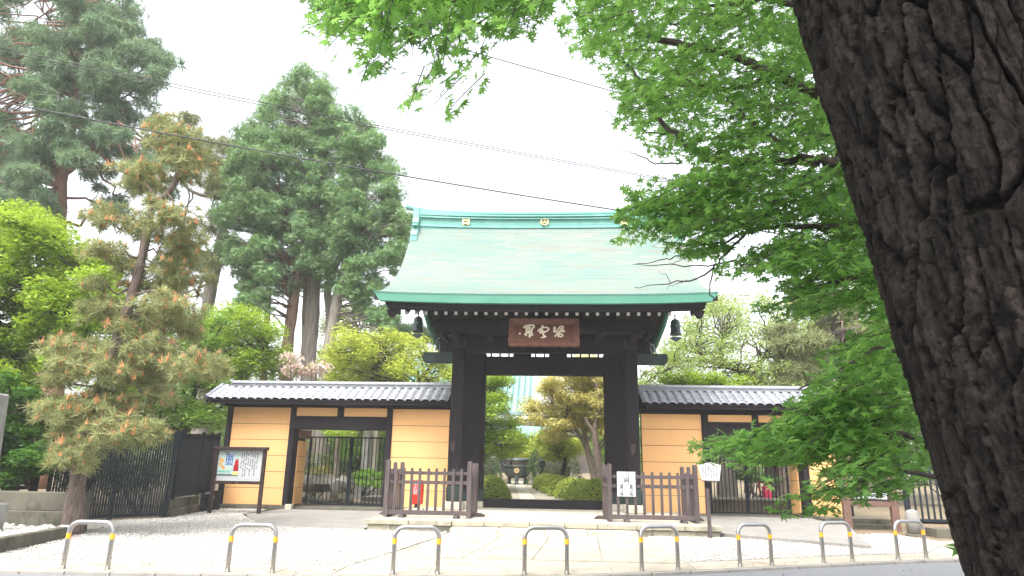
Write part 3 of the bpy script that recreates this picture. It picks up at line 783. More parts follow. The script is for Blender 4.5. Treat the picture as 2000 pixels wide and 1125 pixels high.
for s in (-1, 1):
    q = scallop(-HH, HH, HW, 3, .016, False, 1); m = MB(); V = []; F = []
    for z, x in q:
        zi = max(-inn[1], min(inn[1], z)); V += [(s * x, -.0765, z), (s * inn[0], -.0065, zi), (s * inn[0], .0535, zi), (s * x, .0535, z)]
    for i in range(len(q) - 1):
        for k in range(4): F.append((i * 4 + k, i * 4 + (k + 1) % 4, i * 4 + 4 + (k + 1) % 4, i * 4 + 4 + k))
    F += [(0, 1, 2, 3), tuple(len(V) - 4 + k for k in (3, 2, 1, 0))]
    plocal(m.add(V, F), 'frame_rail', m_plqf)
m = MB()
for a, b, c, d in ((-inn[0] + .01, inn[0] - .01, inn[1] - .035, inn[1] - .018), (-inn[0] + .01, inn[0] - .01, -inn[1] + .018, -inn[1] + .035), (-inn[0] + .018, -inn[0] + .035, -inn[1] + .04, inn[1] - .04), (inn[0] - .035, inn[0] - .018, -inn[1] + .04, inn[1] - .04)):
    m.box(a, b, -.012, -.001, c, d)
plocal(m, 'inner_bead', m_plqf)
ZS = 1.31e-3
def zp(u, v): return ((u - 1030) * ZS, (490 - v) * ZS)
STK = [[((610, 385), (650, 350), (720, 330), (790, 325), (830, 345), (815, 385), (770, 400)), 32, ((640, 395), (700, 375), (760, 365)), 24, ((700, 385), (680, 430), (675, 480)), 32,
        ((735, 380), (740, 440), (735, 490)), 32, ((780, 410), (790, 440), (770, 470)), 28, ((660, 470), (720, 460), (790, 450)), 20, ((640, 540), (680, 500), (740, 490), (800, 490)), 28,
        ((690, 500), (665, 545), (690, 560)), 30, ((745, 490), (745, 545), (745, 600)), 34, ((780, 500), (800, 545), (770, 545)), 28],
       [((985, 335), (1000, 350), (990, 385)), 40, ((905, 465), (950, 410), (1010, 380), (1080, 375), (1125, 400), (1110, 440), (1060, 465), (1010, 475), (960, 480)), 27,
        ((950, 420), (960, 470), (945, 500)), 34, ((985, 400), (1000, 450), (1010, 510)), 32, ((940, 500), (1000, 490), (1060, 490)), 24, ((1010, 500), (1030, 560), (1080, 580)), 30, ((1060, 560), (1040, 590), (970, 600)), 26],
       [((1240, 350), (1250, 420), (1225, 460)), 32, ((1215, 400), (1245, 395), (1270, 390)), 24, ((1215, 460), (1270, 480), (1300, 430)), 26, ((1310, 430), (1340, 370), (1400, 350), (1410, 390), (1370, 430), (1330, 470)), 28,
        ((1350, 400), (1420, 440), (1445, 470)), 28, ((1300, 480), (1380, 470), (1440, 465)), 22, ((1330, 480), (1290, 530), (1240, 580)), 27, ((1340, 500), (1325, 550), (1310, 590)), 25, ((1340, 520), (1400, 530), (1390, 570), (1340, 580)), 26]]
for ch in STK:
    m = MB()
    for i in range(0, len(ch), 2):
        p = smooth_path([(*zp(u, v), 0) for u, v in ch[i]], 4); P = [(x, -.012, z) for x, z, _ in p]; wd = ch[i + 1] * ZS * .62; k = len(P)
        m.tube(P, [wd * (.75 + .3 * sin(pi * (j + .6) / k)) for j in range(k)], 8, flat=(1, .55, 1))
    plocal(m, 'character', m_char, True)
plocal(MB().box(*sorted((zp(528, 0)[0], zp(566, 0)[0])), -.006, -.001, zp(0, 528)[1], zp(0, 495)[1]), 'seal_mark', m_char)
plocal(MB().box(*sorted((zp(530, 0)[0], zp(562, 0)[0])), -.006, -.001, zp(0, 460)[1], zp(0, 430)[1]), 'seal_mark', m_plqf)

# wind bells under the roof corners
bell = empty('wind_bell', (-3.49, 18.2, 5.52), 'dark bronze wind bell hanging under the left roof corner beside the cypresses', 'wind bell', 'wind bells under the gate roof')
bx, by, bz = -3.49, 18.2, 5.52
MB().tube([(bx, by, bz + .12), (bx, by, bz - .02)], .018, 6).build('hanger', m_bronze, bell)
MB().lathe([(.02, 0), (.07, -.03), (.115, -.07), (.125, -.12), (.135, -.35), (.15, -.42), (.165, -.45), (.15, -.45), (.12, -.42), (.11, -.1)], (bx, by, bz), 16).build('bell_body', m_bronze, bell, smooth=True)
m = MB().tube([(bx, by, bz - .3), (bx, by, bz - .5)], .012, 5)
m.prismy([(bx - .17, bz - .54), (bx, bz - .64), (bx + .17, bz - .54), (bx + .09, bz - .50), (bx - .09, bz - .50)], by - .012, by + .012)
m.build('clapper_plate', m_bronze, bell)
m = MB()
for a in (0, 90, 180, 270): m.box(bx + .127 * cos(radians(a)) - .02, bx + .127 * cos(radians(a)) + .02, by + .127 * sin(radians(a)) - .02, by + .127 * sin(radians(a)) + .02, bz - .24, bz - .19)
m.build('boss', m_patina, bell)
copy_tree(bell, (3.56, 18.2, 5.48), 0, 'dark bronze wind bell hanging under the right roof corner beside the maple branches')
# floodlights on the side beams
fl = empty('floodlight', (-2.98, 19.2, 4.66), 'grey floodlight with a looping cable standing on the left side beam', 'floodlight', 'floodlights on the side beams')
m = MB().box(-3.04, -3.02, 19.17, 19.2, 4.66, 5.0).box(-3.14, -3.12, 19.17, 19.2, 4.66, 4.86); m.box(-3.14, -3.02, 19.17, 19.2, 4.74, 4.77).build('bracket', m_lamp, fl)
MB().box(-2.98, -2.78, 19.02, 19.05 + .12, 4.665, 4.88).build('lamp_head', m_blk, fl, bev=.01)
MB().tube(smooth_path([(-3.13, 19.15, 4.86), (-3.1, 19.1, 5.0), (-2.95, 19.03, 5.10), (-2.75, 18.99, 5.11), (-2.62, 18.98, 5.13)]), .012, 5).build('cable', m_lamp, fl)
fr = empty('floodlight', (3.0, 19.2, 4.66), 'grey floodlight with two slanting struts standing on the right side beam', 'floodlight', 'floodlights on the side beams')
m = MB().bar((3.05, 19.15, 4.66), (2.97, 19.1, 4.98), .03, .03).bar((3.17, 19.15, 4.66), (3.07, 19.1, 4.94), .03, .03); m.bar((3.0, 19.1, 4.95), (3.09, 19.1, 4.9), .03, .03).build('bracket', m_lamp, fr)
MB().box(2.80, 2.99, 19.02, 19.17, 4.665, 4.88).build('lamp_head', m_blk, fr, bev=.01)
MB().tube(smooth_path([(2.62, 18.98, 5.13), (2.75, 18.99, 5.12), (2.86, 19.02, 5.09), (2.97, 19.08, 4.98)]), .012, 5).build('cable', m_lamp, fr)

# ================================================================== side walls
WY = 20.2
def tile_mesh():                                       # an S-curved pan tile, .262 wide, .30 long, along -y
    m = MB(); n = 8; V = []; F = []; wd, ln = .262, .30
    for y in (0, ln):
        for lay in (0, -.016):
            for i in range(n + 1):
                u = i / n; z = .026 * sin(2 * pi * (u - .10)) + .010 * sin(4 * pi * u)
                V.append(((u - .5) * wd, y, z + lay))
    N = n + 1
    for i in range(n):
        F += [(i, i + 1, 2 * N + i + 1, 2 * N + i), (N + i, 3 * N + i, 3 * N + i + 1, N + i + 1), (i, N + i, N + i + 1, i + 1)]
    F += [(0, 2 * N, 3 * N, N), (n, N + n, 3 * N + n, 2 * N + n)]
    return m.add(V, F).mesh('roof_tile', m_tile, True)
TILE = tile_mesh()
def ridge_tile_mesh():
    m = MB(); V = []; F = []; n = 6; R = .075
    for x in (-.13, .122, .122, .13):
        r = R if len(V) < 14 else R + .012
        V += [(x, -r * cos(pi * k / n) * 1.1, r * sin(pi * k / n)) for k in range(n + 1)]
    for j in range(3):
        for k in range(n): a = j * (n + 1) + k; F.append((a, a + 1, a + n + 2, a + n + 1))
    F.append(tuple(range(n + 1))[::-1]); F.append(tuple(range(3 * (n + 1), 4 * (n + 1))))
    return m.add(V, F).mesh('ridge_tile', m_tile)
RTILE = ridge_tile_mesh()
EY, EZ, RY, RZ = 19.70, 3.335, 20.62, 3.80
SL = atan2(RZ - EZ, RY - EY); SLEN = sqrt((RY - EY) ** 2 + (RZ - EZ) ** 2)
def wall_roof(root, x0, x1, gable=None):
    nt_ = round((x1 - x0) / .25); wd = (x1 - x0) / nt_
    rf = MB()
    rf.prismx([(EY + .02, EZ - .05), (EY + .02, EZ - .02), (RY, RZ - .02), (2 * RY - EY, EZ - .02), (2 * RY - EY, EZ - .05), (RY, RZ - .06)], x0 + .02, x1 - .02).build('roof_bed', m_dark, root)
    rows_ = 5
    for r in range(rows_):
        for k in range(nt_):
            o = link('roof_tile', TILE, root); s = r * (SLEN / rows_)
            M4 = Matrix.Translation((x0 + (k + .5) * wd, EY + s * cos(SL) + random.uniform(-.003, .003), EZ + s * sin(SL) + .030 + random.uniform(-.002, .002))) @ Matrix.Rotation(SL - .055, 4, 'X') @ Matrix.Scale(wd / .25, 4, (1, 0, 0))
            o.matrix_basis = M4
    mb = MB()                                          # rear slope, not seen from the street
    mb.add([(x0, RY, RZ + .03), (x1, RY, RZ + .03), (x1, 2 * RY - EY, EZ + .03), (x0, 2 * RY - EY, EZ + .03)], [(0, 1, 2, 3)]).build('rear_slope', m_tile, root)
    MB().box(x0 + .3 * (gable == 'l'), x1 - .3 * (gable == 'r'), RY - .10, RY + .10, RZ - .01, RZ + .075).box(x0 + .3 * (gable == 'l'), x1 - .3 * (gable == 'r'), RY - .12, RY + .12, RZ + .078, RZ + .10).build('ridge_course', m_tile, root)
    n2 = round((x1 - x0 - .3) / .255); a0 = x0 + (.3 if gable == 'l' else 0)
    for k in range(n2):
        o = link('ridge_tile', RTILE, root); o.matrix_basis = Matrix.Translation((a0 + (k + .5) * .255, RY, RZ + .103))
    if gable:
        xg = x0 if gable == 'l' else x1; s = -1 if gable == 'l' else 1
        for r in range(5):
            q = r * (SLEN / 5); p0 = (xg + s * .02, EY + q * cos(SL), EZ + q * sin(SL) + .03); q2 = q + .23
            MB().tube([p0, (xg + s * .02, EY + q2 * cos(SL), EZ + q2 * sin(SL) + .045)], [.062, .055], 8).build('verge_tile', m_tile, root)
        m = MB(); m.tube([(xg - s * .30, RY, RZ + .10), (xg - s * .34, RY, RZ + .12)], .13, 10); m.build('ridge_end_tile', m_tile, root)
        MB().hexa([(xg - .02 * s - .02, EY, EZ - .11), (xg - .02 * s + .02, EY, EZ - .11), (xg - .02 * s + .02, RY, RZ - .13), (xg - .02 * s - .02, RY, RZ - .13)],
                  [(xg - .02 * s - .02, EY, EZ + .0), (xg - .02 * s + .02, EY, EZ + .0), (xg - .02 * s + .02, RY, RZ - .02), (xg - .02 * s - .02, RY, RZ - .02)]).build('verge_board', m_dark, root)
    MB().box(x0 + .1, x1 - .01, EY + .05, EY + .085, EZ - .14, EZ - .045).build('eave_board', m_darkx, root)
def panels(root, x0, x1, zs, y=WY, horiz=True):
    for a, b in zip(zs[:-1], zs[1:]):
        MB().box(x0 + .002, x1 - .002, y, y + .03, a + .007, b - .007).build('wall_panel', m_orange, root)
    MB().box(x0 + .001, x1 - .001, y + .024, y + .30, zs[0] + .001, zs[-1] - .001).build('wall_core', m_brown, root)
PZS = [.33, .80, 1.26, 1.72, 2.18, 2.64, 3.13]
def post(root, x0, x1, z0=.30, z1=3.15, y0=WY - .05, y1=WY + .35): MB().box(x0, x1, y0, y1, z0, z1).build('post', m_dark, root, bev=.01)
def bar_gate(label, x0, x1, y, z0, z1):
    g = empty('bar_gate', ((x0 + x1) / 2, y, z0), label, 'gate', 'black barred gates in the side walls')
    xm = (x0 + x1) / 2
    for a, b in ((x0, xm - .006), (xm + .006, x1)):
        m = MB()
        for xx in (a, b - .05): m.box(xx, xx + .05, y - .025, y + .025, z0, z1)
        for zz in (z0, z1 - .04): m.box(a + .05, b - .05, y - .02, y + .02, zz, zz + .04)
        lf = m.build('gate_leaf', m_blk, g)
        n = 9; me = MB().box(-.011, .011, -.011, .011, z0 + .041, z1 - .041).mesh('bar', m_blk)
        for k in range(n):
            o = link('bar', me, lf); o.matrix_basis = Matrix.Translation((a + .05 + (b - a - .1) * (k + 1) / (n + 1), y, 0))
    MB().box(xm - .07, xm + .07, y - .04, y - .026, (z0 + z1) / 2 - .06, (z0 + z1) / 2 + .06).build('latch', m_blk, g)
    return g

wl = empty('plaster_wall', (-6.2, WY, .2), 'ochre panelled wall with grey tiled roof left of the gate, behind the notice board', 'wall', 'ochre walls flanking the gate')
wall_roof(wl, -10.0, -2.80, 'l')
post(wl, -9.53, -9.37); post(wl, -7.59, -7.43); post(wl, -4.67, -4.50)
MB().box(-9.62, -2.78, WY - .08, WY + .38, 3.152, 3.29).build('wall_plate', m_darkx, wl, bev=.01)
MB().box(-7.428, -4.672, WY - .045, WY + .33, 2.50, 2.875).build('lintel', m_darkx, wl, bev=.012)
MB().box(-6.17, -5.98, WY - .04, WY + .3, 2.877, 3.15).build('stud', m_dark, wl)
panels(wl, -9.368, -7.592, PZS); panels(wl, -4.498, -2.80, PZS)
panels(wl, -7.428, -6.172, [2.88, 3.14]); panels(wl, -5.978, -4.672, [2.88, 3.14])
MB().box(-9.6, -7.35, WY - .10, WY + .4, .08, .325).build('plinth', m_conc, wl, bev=.01)
MB().box(-4.75, -3.85, WY - .10, WY + .4, .08, .325).build('plinth', m_conc, wl, bev=.01)
for a, b in zip(PZS[:-1], PZS[1:]):                     # return facing the gate opening
    if b < 2.5: MB().box(-7.43, -7.40, WY + .36, WY + 1.05, a + .007, b - .007).build('return_panel', m_orange, wl)
MB().box(-7.60, -7.432, WY + .352, WY + 1.0, .3, 2.5).build('return_core', m_brown, wl)
MB().box(-7.5, -7.30, WY + .36, WY + 1.12, 2.26, 2.49).build('bracket_beam', m_barkr, wl)
MB().box(-7.46, -7.28, WY - .12, WY + .08, .12, .36).build('foot_stone', m_stone2, wl, bev=.01)
bar_gate('double gate of thin black bars in the left wall beside the notice board', -7.28, -4.66, WY + 1.02, .30, 2.33)
MB_ = MB().box(-7.42, -4.68, WY + .3, WY + 1.3, .05, .27); MB_.build('sill', m_rock, wl)

wr = empty('plaster_wall', (6, WY, .2), 'ochre panelled wall with grey tiled roof right of the gate, half hidden by maple branches', 'wall', 'ochre walls flanking the gate')
wall_roof(wr, 2.83, 9.0, 'r')
post(wr, 4.55, 4.74); post(wr, 7.30, 7.47); post(wr, 8.40, 8.58)
MB().box(2.81, 8.66, WY - .08, WY + .38, 3.092, 3.24).build('wall_plate', m_darkx, wr, bev=.01)
MB().box(4.742, 7.298, WY - .045, WY + .33, 2.48, 2.86).build('lintel', m_darkx, wr, bev=.012)
MB().box(6.0, 6.17, WY - .04, WY + .3, 2.862, 3.09).build('stud', m_dark, wr)
panels(wr, 2.83, 4.548, [.33, .80, 1.26, 1.72, 2.18, 2.64, 3.08]); panels(wr, 7.472, 8.398, [.33, .80, 1.26, 1.72, 2.18, 2.64, 3.08])
panels(wr, 4.742, 5.998, [2.865, 3.08]); panels(wr, 6.172, 7.298, [2.865, 3.08])
MB().box(3.85, 4.80, WY - .10, WY + .4, .08, .325).build('plinth', m_conc, wr, bev=.01)
MB().box(7.2, 8.65, WY - .10, WY + .4, .08, .325).build('plinth', m_conc, wr, bev=.01)
for a, b in zip(PZS[:-1], PZS[1:]):
    if b < 2.5: MB().box(7.27, 7.30, WY + .36, WY + 1.05, a + .007, b - .007).build('return_panel', m_orange, wr)
MB().box(7.302, 7.46, WY + .352, WY + 1.0, .3, 2.5).build('return_core', m_brown, wr)
bar_gate('double gate of thin black bars in the right wall behind the maple branches', 4.78, 7.22, WY + 1.02, .30, 2.33)
MB().box(4.75, 7.25, WY + .3, WY + 1.3, .05, .27).build('sill', m_rock, wr)

# ================================================================== picket barriers on the platform
def barrier(label, x0, x1, inner):
    z0 = PZ; Y0, Y1 = 15.92, 17.45
    g = empty('picket_barrier', ((x0 + x1) / 2, 16.6, z0), label, 'barrier', 'timber picket barriers in front of the gate posts')
    def picket(x, y, zb, zt, wd=.062, dp=.03, name='picket', rot=0):
        m = MB(); h = wd / 2; d = dp / 2
        m.hexa([(-h, -d, zb), (h, -d, zb), (h, d, zb), (-h, d, zb)], [(-h, -d, zt - .02), (h, -d, zt - .02), (h, d, zt - .02), (-h, d, zt - .02)])
        m.hexa([(-h, -d, zt - .02), (h, -d, zt - .02), (h, d, zt - .02), (-h, d, zt - .02)], [(-h * .55, -d, zt), (h * .55, -d, zt), (h * .55, d, zt), (-h * .55, d, zt)])
        o = m.build(name, m_picket, g); o.matrix_basis = Matrix.Translation((x, y, 0)) @ Matrix.Rotation(radians(rot + random.uniform(-1.2, 1.2)), 4, 'Z') @ Matrix.Rotation(radians(random.uniform(-.35, .35)), 4, 'Y'); return o
    for x in (x0, x1):
        picket(x, Y0, z0 + .02, z0 + 1.25, .10, .10, 'corner_post'); picket(x, Y1, z0 + .02, z0 + 1.22, .09, .09, 'corner_post')
    picket(x0 + .0, (Y0 + Y1) / 2, z0 + .1, z0 + 1.21, .08, .08, 'corner_post'); picket(x1, (Y0 + Y1) / 2, z0 + .1, z0 + 1.21, .08, .08, 'corner_post')
    n = 9
    for k in range(n): picket(x0 + (x1 - x0) * (k + 1) / (n + 1), Y0 - .012, z0 + .16, z0 + 1.08 + random.uniform(-.006, .006))
    for zc, h in ((.97, .075), (.765, .075)): MB().box(x0 + .051, x1 - .051, Y0 + .006, Y0 + .045, z0 + zc - h / 2, z0 + zc + h / 2).build('rail', m_picket, g, bev=.004)
    MB().box(x0 + .051, x1 - .051, Y0 - .035, Y0 + .04, z0 + .06, z0 + .155).build('bottom_rail', m_picket, g, bev=.005)
    for x in (x0, x1):
        for k in range(7):
            if k != 3: picket(x, Y0 + .05 + (Y1 - Y0 - .1) * (k + .5) / 7, z0 + .1, z0 + 1.06, .062, .03, rot=90)
        for zc in (.97, .765): MB().box(x - .045, x - .018, Y0 + .051, Y1 - .046, z0 + zc - .037, z0 + zc + .037).build('rail', m_picket, g)
        MB().box(x - .05, x + .05, Y0 + .051, Y1 - .046, z0 + .02, z0 + .098).build('bottom_rail', m_picket, g, bev=.005)
    for x in (x0 + .38, x1 - .28):
        MB().prismx([(Y0 - .12, z0), (Y0 + .25, z0), (Y0 + .25, z0 + .057), (Y0 - .07, z0 + .057), (Y0 - .12, z0 + .03)], x - .055, x + .055).build('foot', m_picket, g)
    for x, s in ((x0, -1), (x1, 1)):
        y = Y0 + .75; q = [(x - s * .045, z0), (x + s * .30, z0), (x + s * .30, z0 + .03), (x + s * .22, z0 + .08), (x - s * .045, z0 + .08)]
        MB().prismy(q if s > 0 else q[::-1], y - .04, y + .04).build('foot', m_picket, g)
    return g
barrier('timber picket barrier left of the gate opening, red box behind it', -3.55, -1.66, 1)
barrier('timber picket barrier right of the gate opening, white paper notice hung on it', 1.50, 3.42, -1)

def text(s, size, mat, name='lettering', parent=None, M4=None, ext=.002, align='CENTER'):
    cu = bpy.data.curves.new(name, 'FONT'); cu.body = s; cu.size = size; cu.extrude = ext; cu.align_x = align; cu.align_y = 'CENTER'; cu.resolution_u = 2
    o = bpy.data.objects.new(name, cu); COL.objects.link(o); bpy.context.view_layer.update()
    me = bpy.data.meshes.new_from_object(o.evaluated_get(bpy.context.evaluated_depsgraph_get())); bpy.data.objects.remove(o)
    me.materials.clear(); me.materials.append(mat)
    ob = link(name, me, parent); ob.matrix_basis = M4; return ob
def TX(x, y, z, rz=0.): return Matrix.Translation((x, y, z)) @ Matrix.Rotation(rz, 4, 'Z') @ Matrix.Rotation(pi / 2, 4, 'X')
def scribble(parent, cols, name='handwriting', mat=None):      # small brush strokes of writing too small to read
    m = MB()
    for (x, zt, zb, step, wd, y, f) in cols:
        z = zt
        while z > zb:
            for _ in range(4):
                a = random.uniform(-1, 1) * wd * .5; h = random.uniform(-.4, .4) * step
                if random.random() < .5: m.add([(x + a - wd * .11, y, z + h - step * .3), (x + a + wd * .11, y, z + h - step * .3), (x + a + wd * .11, y, z + h + step * .2), (x + a - wd * .11, y, z + h + step * .2)], [(0, 1, 2, 3)])
                else: m.add([(x - wd * .45, y - .0004, z + h), (x + wd * .45, y - .0004, z + h + .1 * step), (x + wd * .45, y - .0004, z + h + .32 * step), (x - wd * .45, y - .0004, z + h + .2 * step)], [(0, 1, 2, 3)])
            z -= step * (1.0 if random.random() < f else 1.9)
    return tag(m.build(name, mat or m_ink, parent), kind='stuff')
pn = empty('paper_notice', (1.93, 15.86, 1.2), 'white paper notice with brushed characters hung on the right picket barrier', 'notice')
a = at(1205, 921, 15.86); b = at(1240, 970, 15.86); nx0, nx1, nz1, nz0 = a[0], b[0] + .02, a[2], b[2]
m = MB(); m.box(nx0, nx1, 15.858, 15.866, nz0, nz1).build('sheet', m_paper, pn)
cx = (nx0 + nx1) / 2
text('山', .15, m_ink, 'lettering', pn, TX(cx + .0, 15.855, nz1 - .10)); text('門', .14, m_ink, 'lettering', pn, TX(cx + .0, 15.855, nz1 - .235))
for sx, s in ((.105, '開門六時'), (-.105, '閉門六時')):
    for i, c in enumerate(s): text(c, .072, m_ink, 'lettering', pn, TX(cx + sx, 15.855, nz1 - .31 - i * .062))

ps_ = empty('signpost', (3.47, 15.02, .13), 'small white board with handwriting on a dark timber post beside the right picket barrier', 'signpost')
MB().box(3.44, 3.51, 14.99, 15.06, .1, 1.12).build('post', m_picket, ps_, bev=.006)
c0 = [at(*p, 14.97) for p in ((1371, 938), (1405, 939), (1408, 909), (1386, 903), (1363, 908))]
MB().prismy([(p[0], p[2]) for p in c0], 14.955, 14.985).build('board', m_paper, ps_, bev=.003)
MB().box(c0[0][0] - .002, c0[1][0] + .002, 14.95, 14.988, c0[0][2] - .022, c0[0][2] - .003).build('lower_trim', m_picket, ps_)
zt = c0[2][2] - .03
scribble(ps_, [(c0[0][0] + .03 + k * .055, zt - .02 * (k % 2), c0[0][2] + .06, .038, .028, 14.953, .9) for k in range(6)])

eb = empty('fire_extinguisher_box', (-2.98, 16.9, PZ), 'red fire extinguisher box on a pale stone block behind the left picket barrier', 'extinguisher box')
MB().box(-3.22, -2.86, 16.78, 17.05, PZ - .003, PZ + .155).build('stone_block', m_stone2, eb, bev=.01)
MB().box(-3.08, -3.0, 16.88, 16.95, PZ + .155, PZ + .24).build('stem', m_blk, eb)
MB().box(-3.19, -2.89, 16.8, 17.0, PZ + .24, PZ + .80).build('box_body', m_red, eb, bev=.015)
MB().box(-3.17, -3.14, 16.79, 16.80, PZ + .50, PZ + .60).build('handle', m_blk, eb)
for i, c in enumerate('消火器'): text(c, .12, m_paper, 'lettering', eb, TX(-3.06, 16.796, PZ + .72 - i * .105), .003)

# ================================================================== arch bollards along the kerb
def bollard_make():
    W, H, R, r = .60, .60, .13, .0305
    g = empty('arch_bollard', (0, 0, 0), 'x', 'bollard', 'stainless arch bollards along the kerb')
    pts = [(-W / 2, 0, -.1), (-W / 2, 0, H - R)]
    pts += [(-W / 2 + R - R * cos(a), 0, H - R + R * sin(a)) for a in np.linspace(.2, pi / 2, 7)]
    pts += [(W / 2 - R + R * sin(a), 0, H - R + R * cos(a)) for a in np.linspace(0, pi / 2 - .2, 7)]
    pts += [(W / 2, 0, H - R), (W / 2, 0, -.1)]
    m = MB(); m.tube(pts, r, 14); m.build('steel_arch', m_steel, g, smooth=True)
    for s in (-1, 1):
        m = MB(); m.tube([(s * W / 2, 0, .385), (s * W / 2, 0, .455)], r + .0018, 14); m.build('orange_band', m_tape, g, smooth=False)
        m = MB(); m.tube([(s * W / 2, 0, -.02), (s * W / 2, 0, .008)], r + .012, 14); m.build('base_collar', m_steel, g)
    return g
BL = [((165, 1113), 'in front of the young pine'), ((487, 1119), 'on the gravel edge in front of the notice board'), ((803, 1129), 'in front of the left picket barrier, beside the gravel'),
      ((1066, 1119), 'in the middle of the paved approach to the steps'), ((1287, 1112), 'at the right edge of the paved approach'), ((1473, 1104), 'in front of the white handwritten signpost and right apron'),
      ((1634, 1097), 'by the tip of the right concrete apron'), ((1771, 1089), 'nearest the massive dark pine trunk')]
bol = bollard_make()
for i, (p, lab) in enumerate(BL):
    c = atg(*p); ang = atan2(curb(c[0] + .6) - curb(c[0] - .6), 1.2); l = 'stainless arch bollard with orange bands ' + lab
    y = curb(c[0]) + .20
    if i == 0: bol.location = (c[0], y, gz(y) + .006); bol.rotation_euler = (0, 0, ang); bol['label'] = l
    else: copy_tree(bol, (c[0], y, gz(y) + .006), ang, l)

# ================================================================== notice board
nb = empty('notice_board', (-8.1, 18.4, .18), 'dark framed glass notice board with posters standing on the gravel by the left wall', 'notice board')
NY = 18.4
a = at(423, 872, NY); b = at(516, 945, NY); x0, x1, zt, zb = a[0] - .02, b[0] - .03, a[2], b[2]
for x in (x0, x1 - .09): MB().box(x, x + .09, NY - .03, NY + .06, .1, zt - .085).build('post', m_brown, nb, bev=.006)
MB().box(x0 - .02, x1 + .03, NY - .06, NY + .10, zt - .084, zt).build('top_rail', m_brown, nb, bev=.006)
MB().box(x0 + .091, x1 - .091, NY - .03, NY + .06, zb - .02, zb + .06).build('bottom_rail', m_brown, nb, bev=.006)
MB().box(x0 + .091, x1 - .091, NY + .04, NY + .055, zb + .061, zt - .085).build('back_panel', m_paper, nb)
px0, px1, pz0, pz1 = x0 + .10, x1 - .10, zb + .07, zt - .095; pm = px0 + (px1 - px0) * .50; PYY = NY + .034
MB().box(px0, pm - .01, PYY, PYY + .004, pz0 + .09, pz1).build('poster', M("poster_ground", (.34, .46, .49), (.46, .52, .49), .6, 4), nb)
po = MB().box(pm + .005, px1, PYY, PYY + .004, pz0 + .04, pz1 - .005).build('handwritten_sheet', m_paper, nb)
P_blue = M("print_blue", (.025, .08, .30), (.04, .16, .38), .6, 3); P_or = M("print_orange", (.55, .25, .05), (.6, .35, .1), .6, 8)
P_gr = M("print_green", (.12, .38, .26), (.2, .45, .36), .6, 8); P_ye = M("print_yellow", (.80, .62, .20), None, .6); P_bl2 = M("print_dark", (.06, .06, .07), None, .6)
wq = pm - .01 - px0; hq = pz1 - pz0 - .09; qz = pz0 + .09
def pp(u0, u1, v0, v1, mat, nm, y=-.002): MB().box(px0 + wq * u0, px0 + wq * u1, PYY + y, PYY - .0005, qz + hq * v0, qz + hq * v1).build(nm, mat, nb)
pp(.36, .52, .44, .86, P_blue, 'printed_banner'); pp(.545, .68, .44, .86, P_blue, 'printed_banner'); pp(.02, .6, .16, .24, P_gr, 'printed_band'); pp(.0, .98, .045, .10, P_bl2, 'printed_line')
m = MB()
for (u, v, r) in ((.12, .48, .07), (.2, .6, .08), (.1, .66, .06), (.22, .38, .07), (.3, .32, .05)): m.prismy([(px0 + wq * (u + r * cos(t)), qz + hq * (v + r * sin(t))) for t in np.linspace(0, 2 * pi, 11)[:-1]], PYY - .002 - u * .001, PYY - .0005)
m.build('printed_picture', P_or, nb)
m = MB()
for u0, u1, v0, v1 in ((.74, .97, .22, .45), (.78, .95, .45, .62), (.83, .92, .62, .68)): m.box(px0 + wq * u0, px0 + wq * u1, PYY - .003, PYY - .0005, qz + hq * v0, qz + hq * v1)
m.build('printed_picture', M("print_red", (.38, .018, .024), (.28, .012, .02), .5), nb); pp(.70, .98, .08, .19, P_ye, 'printed_band', -.003)
pp(.30, .48, .86, .93, M("print_brown", (.25, .22, .15), None, .6), 'printed_picture')
scribble(nb, [(px0 + wq * u, qz + hq * .82, qz + hq * .48, .075, .055, PYY - .0042, 1.) for u in (.44, .61)], 'print_characters', m_paper)
scribble(nb, [(pm + .035 + k * .062, pz1 - .05 - (.03 if k % 2 else 0), (pz0 + .10) if k in (1, 2, 4, 6) else pz0 + .3, .05, .036, PYY - .0012, .85) for k in range(8)])
MB().box(px0 - .005, px1 + .005, NY - .012, NY - .008, pz0 - .004, pz1 + .005).build('glass', None, nb) if False else None
MB().tube([(.5 * (x0 + x1), NY - .045, zb + .02), (.5 * (x0 + x1), NY - .03, zb + .02)], .012, 8).build('lock', m_steel, nb)

# ================================================================== black steel fences, low concrete walls
def slat_fence(label, p, q, zb, zt, nslat, posts, name='slat_fence', slat_w=.055, cat='fence', postw=.09, rails=(0, 1), group=None):
    p = np.array(p, float); q = np.array(q, float); L = np.linalg.norm(q - p); d = (q - p) / L; ang = atan2(d[1], d[0])
    g = empty(name, (p[0], p[1], min(zb)), label, cat, group)
    def zl(t, zz): return zz[0] + (zz[1] - zz[0]) * t
    me = {}
    for k in range(nslat):
        t = (k + .5) / nslat; x, y = p + d * L * t; b, e = zl(t, zb), zl(t, zt)
        key = round(e - b, 2)
        if key not in me: me[key] = MB().box(-slat_w / 2, slat_w / 2, -.012, .012, .06, key - .06).mesh('slat', m_blk)
        o = link('slat', me[key], g); o.matrix_basis = Matrix.Translation((x, y, b)) @ Matrix.Rotation(ang, 4, 'Z')
    for zz in [(zb[0] + .0, zb[1] + .0, .07), (zt[0] - .06, zt[1] - .06, .06)]:
        a = (p[0], p[1], zz[0] + zz[2] / 2); b = (q[0], q[1], zz[1] + zz[2] / 2)
        MB().bar(a, b, .05, zz[2]).build('rail', m_blk, g)
    for t in posts:
        x, y = p + d * L * t; b, e = zl(t, zb), zl(t, zt)
        o = MB().box(-postw / 2, postw / 2, -.035, .035, -.04, e - b + .05).build('post', m_blk, g, bev=.006); o.matrix_basis = Matrix.Translation((x, y, b)) @ Matrix.Rotation(ang, 4, 'Z')
    return g
